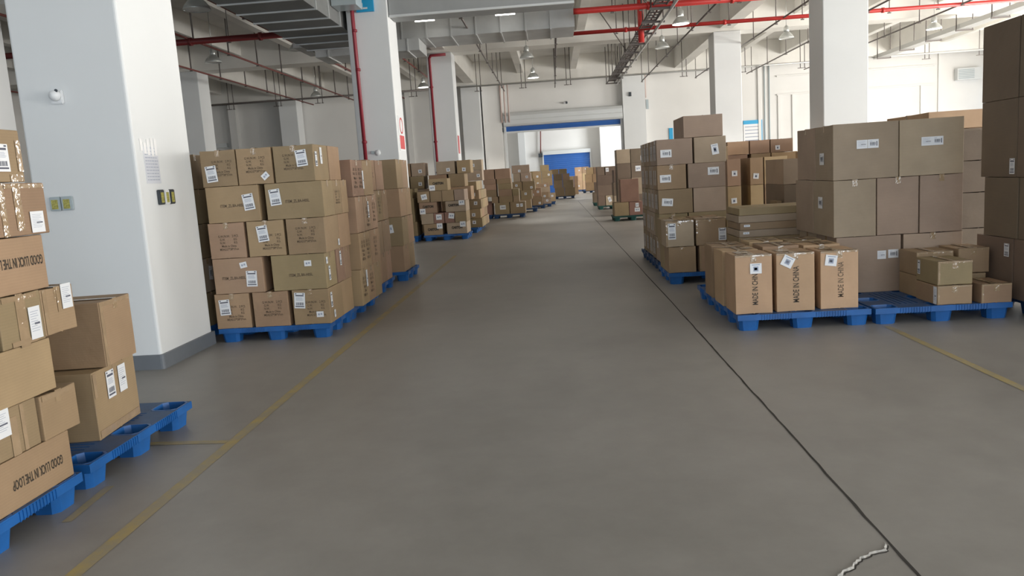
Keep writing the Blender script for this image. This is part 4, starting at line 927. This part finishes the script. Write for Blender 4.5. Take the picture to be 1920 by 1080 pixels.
# MADE IN CHINA boxes
pallet(2.22, 7.60, 0, 'bright blue plastic pallet under the MADE IN CHINA boxes')
pallet(2.22, 8.62, 0, 'blue slotted pallet behind the MADE IN CHINA boxes')
mic = ('F', .04, -.02, 'MADE IN CHINA', .064, 90, INK_TEXT, .0012)
sq = lambda u, v, r: ('F', u, v, .105, .095 if r == 0 else .10, 'square', r)
carton((1.615, 1.955, 7.16, 7.56, .15, .70), 'upright MADE IN CHINA cardboard box at the left, its label upright', 'MADE IN CHINA boxes', 'pale', bands=[('T', 0, -.4, .96, .16), ('T', -.2, .1, .3, .5), ('F', 0, .485, .98, .03)], rz=.4, text=[('F', .04, -.06, 'MADE IN CHINA', .072, 90, INK_TEXT, .0012)], stick=[sq(.06, .27, 0)])
carton((1.995, 2.345, 7.18, 7.58, .15, .695), 'upright MADE IN CHINA cardboard box in the middle, its label tilted', 'MADE IN CHINA boxes', 'pale', bands=[('T', 0, -.4, .96, .16), ('T', -.2, .1, .3, .5), ('F', 0, .485, .98, .03)], text=[('F', .02, -.04, 'MADE IN CHINA', .076, 90, INK_TEXT, .0012)], stick=[sq(-.20, .36, -28)])
carton((2.40, 2.745, 7.20, 7.60, .15, .69), 'upright MADE IN CHINA cardboard box at the right, its print faded', 'MADE IN CHINA boxes', 'pale', bands=[('T', 0, -.4, .96, .16), ('T', -.2, .1, .3, .5), ('F', 0, .485, .98, .03)], text=[('F', .04, -.0, 'MADE IN CHINA', .074, 90, INK_DIM, .0006)], stick=[sq(-.22, .34, -8)])
k = 0
for ry, (ya, yb) in enumerate(((7.62, 8.02), (8.14, 8.52))):
    for cxn, (xa, xb) in enumerate(((1.60, 1.95), (1.99, 2.34), (2.38, 2.73))):
        carton((xa, xb, ya, yb, .15, .70 + (.0, .02, .01)[cxn]), f'upright taped cardboard box, {("left", "middle", "right")[cxn]} in the {("second", "third")[ry]} row behind the MADE IN CHINA boxes', 'MADE IN CHINA boxes', ('pale', 'tan')[(ry+cxn) % 2], bands=[('T', -.1, .36, .8, .2), ('T', .25, -.1, .3, .4)])
# flat cartons
pallet(2.72, 9.66, 0, 'blue plastic pallet under the pile of flat cartons', BLUE_DK)
z = .15; rf = random.Random(9)
for i in range(10):
    h = .086; dx, dy = rf.uniform(-.012, .012), rf.uniform(-.008, .008)
    carton((2.14+dx, 3.12+dx, 9.20+dy, 9.86+dy, z, z+h), f'flat cardboard box, {ORD[i]} up from the bottom of the flat pile', 'flat boxes pile', ('grey', 'olive')[i % 2], rz=rf.uniform(-.5, .5), tape=None,
           stick=[('F', -.42, .1, .07, .025, 'mini', 0)] if i in (6, 7) else ()); z += h
# big boxes
BIG = 'big-box load on the right'
pallet(3.45, 7.58, 0, 'blue plastic pallet under the small boxes at the right front')
pallet(3.45, 8.62, 0, 'blue plastic pallet under the big-box load')
two = lambda u, v: [('F', u-.08, v, .105, .085, 'sheet'), ('F', u+.09, v, .105, .085, 'wide')]
L = [(.575, [(.02, .66), (.68, 1.26)], [.62, .6]), (.575, [(-.01, .41), (.42, .83), (.84, 1.26)], [.62, .6]), (.555, [(-.01, .63), (.64, 1.26)], [.55, .6])]
D = {(0,0): dict(stick=[('F', .20, .16, .085, .085, 'sheet'), ('F', .38, .17, .10, .085, 'wide')]), (1,0): dict(stick=[('L', -.12, .1, .13, .12, 'wide')]), (1,1): dict(), (2,0): dict(stick=two(.02, .12) + [('L', -.1, -.1, .13, .12, 'wide')]), (2,1): dict(stick=two(-.0, .10))}
load('big-box load on the right', 2.80, 7.97, L, tones=('grey',), deco=D, group='big cardboard boxes on the right', adj='large')
# small boxes in front
sb_ = lambda b, lab, tn='olive', **k: carton(b, lab, 'small boxes at the right front', tn, bands=[('F', 0, .46, .98, .08), ('T', 0, -.46, .98, .07), ('F', -.46, 0, .06, .9)], **k)
sb_((3.40, 3.71, 7.10, 7.52, .15, .325), 'small cardboard box low in the front pair, side label in white', 'tan', stick=[('L', .42, 0, .06, .16, 'sheet')])
sb_((3.41, 3.72, 7.12, 7.54, .327, .545), 'small cardboard box on top of the front pair at right', 'olive', stick=[('L', -.35, .1, .05, .13, 'ship')])
sb_((3.42, 3.76, 7.55, 7.93, .15, .36), 'small cardboard box in the rear pair, lower, beside the large boxes', 'tan')
sb_((3.42, 3.77, 7.56, 7.93, .362, .585), 'small cardboard box in the rear pair, upper, beside the large boxes', 'olive')
sb_((3.77, 4.04, 7.07, 7.46, .15, .325), 'small cardboard box alone at the right front corner of the pallet', 'tan')
sb_((3.80, 4.05, 7.52, 7.93, .15, .36), 'small cardboard box under the taller one at the right rear of pallet', 'tan')
sb_((3.80, 4.09, 7.54, 7.93, .362, .60), 'cardboard box with taped rim at the right rear of the small boxes', 'tan')
# tall tower at the right edge
pallet(4.72, 7.22, 90, 'blue plastic pallet under the tall tower at the right edge', BLUE_DK)
L = [(.55, [(0, .55), (.56, 1.1)], [.62, .62]), (.555, [(0, .55), (.56, 1.1)], [.56, .56]), (.70, [(0, .55), (.56, 1.1)], [.60, .60]), (.70, [(0, .55), (.56, 1.1)], [.60, .60])]
D = {(2,0,0): dict(stick=[('L', .35, -.3, .05, .12, 'wide')]), (2,0,1): dict(stick=[('L', .40, -.36, .08, .14, 'ship')]), (1,0,0): dict(stick=[('L', .35, .35, .08, .13, 'ship')]), (0,0,0): dict(stick=[('L', .1, .2, .09, .12, 'ship')]), (0,0,1): dict(stick=[('L', .35, .3, .08, .12, 'ship')])}
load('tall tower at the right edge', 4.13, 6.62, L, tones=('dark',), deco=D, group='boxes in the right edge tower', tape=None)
pallet(5.25, 9.85, 0, 'dark pallet behind the big-box load at right', BLUE_DK)
load('load in the gap before the right tower', 4.72, 9.4, [(.45, [(0, .5), (.52, 1.1)], [.9]), (.42, [(0, .5), (.52, 1.1)], [.9]), (.37, [(.02, .5), (.52, 1.1)], [.9]), (.35, [(0, .5), (.52, 1.1)], [.9])], tones=('dark',), tape=None)  # dark tone puts the shade beside the tower into these boxes
pallet(5.55, 11.4, 0, 'dark pallet under the pale wide box load', BLUE_DK)
load('pale wide box load behind the large boxes', 4.90, 10.55, [(.55, [(0, .7), (.72, 1.6)], [1.3]), (.55, [(0, .7), (.72, 1.6)], [1.3]), (.54, [(0, .7), (.72, 1.6)], [1.3])], tones=('dark',), tape=None)  # shade of the same gap is put into the dark tone here
carton((4.92, 6.50, 10.57, 11.85, 1.795, 2.03), 'long pale cardboard box topmost behind the large boxes', 'pale wide box load', 'pale', tape='top')
# background between the labelled load and the big boxes
pallet(4.15, 13.0, 0, 'dark pallet under the wrapped dark boxes in the middle right', BLUE_DK)
load('wrapped dark load behind the flat pile', 3.60, 12.45, [(.50, [(0, .52), (.54, 1.1)], [1.05]), (.50, [(0, .52), (.54, 1.1)], [1.05]), (.40, [(.0, .70), (.72, 1.1)], [1.05])], tones=('dark', 'grey'), deco={(1,0): dict(tone='dark'), (2,0): dict(tone='grey'), (0,0): dict(tone='dark')}, tape=None)
carton((3.50, 3.58, 12.5, 12.9, .152, .9), 'slim dark cardboard box beside the wrapped dark load', 'middle right boxes', 'olive', tape=None, stick=[('F', 0, .3, .07, .1, 'mini')])
pallet(3.78, 15.2, 0, 'dark pallet under the rosy load behind the labelled load', BLUE_DK)
load('rosy load right of the labelled load', 3.22, 14.7, [(.48, [(0, .25), (.42, .66), (.68, 1.1)], [.9]), (.48, [(0, .25), (.42, .66), (.68, 1.1)], [.9]), (.50, [(0, .25), (.42, .66), (.68, 1.1)], [.9])], tones=('pink', 'tan', 'pale'), sticks=.4, tape=None)
pallet(4.7, 18.6, 0, 'dark pallet under the sunlit row, left end', BLUE_DK)
pallet(6.0, 17.2, 0, 'dark pallet under the sunlit row, right end', BLUE_DK)
load('sunlit back row, left half', 3.95, 18.1, [(.62, [(0, .48), (.5, 1.0), (1.02, 1.5)], [.9]), (.62, [(0, .48), (.5, 1.0), (1.02, 1.5)], [.9]), (.32, [(0, .48), (.56, 1.0), (1.02, 1.6)], [.9]), (.30, [(.04, .52), (.54, .98), (1.0, 1.5)], [.9])], tones=('pale', 'tan', 'pink'), sticks=.6, tape=None)
load('sunlit back row, right half', 5.35, 16.7, [(.62, [(0, .6), (.62, 1.2)], [.9]), (.62, [(0, .6), (.62, 1.2)], [.9]), (.30, [(0, .4), (.42, .8), (.82, 1.2)], [.9]), (.26, [(.05, .38), (.42, .7), (.75, 1.1)], [.9])], tones=('pale', 'pink', 'rust'), sticks=.4, tape=None)
pallet(3.3, 17.6, 0, 'dark pallet under the tall narrow pale load', BLUE_DK)
load('narrow pale load just right of the labelled load', 2.95, 17.1, [(.6, [(0, .40), (.42, .82)], [.9]), (.6, [(0, .40), (.42, .82)], [.9]), (.55, [(0, .40), (.42, .82)], [.9])], tones=('pale', 'tan'), tape=None)
if MASS_BOXES:
    bm = bmesh.new()
    for (x0,x1,y0,y1,z0,z1), rz, tn in MASS_BOXES: add_box(bm, x0+.002, x1-.002, y0+.002, y1-.002, z0, z1-.002)
    tag(finish('distant_cardboard_boxes', bm, CARD['tan']), 'smallest far boxes scattered among the distant loads along the aisle', 'boxes', kind='stuff')
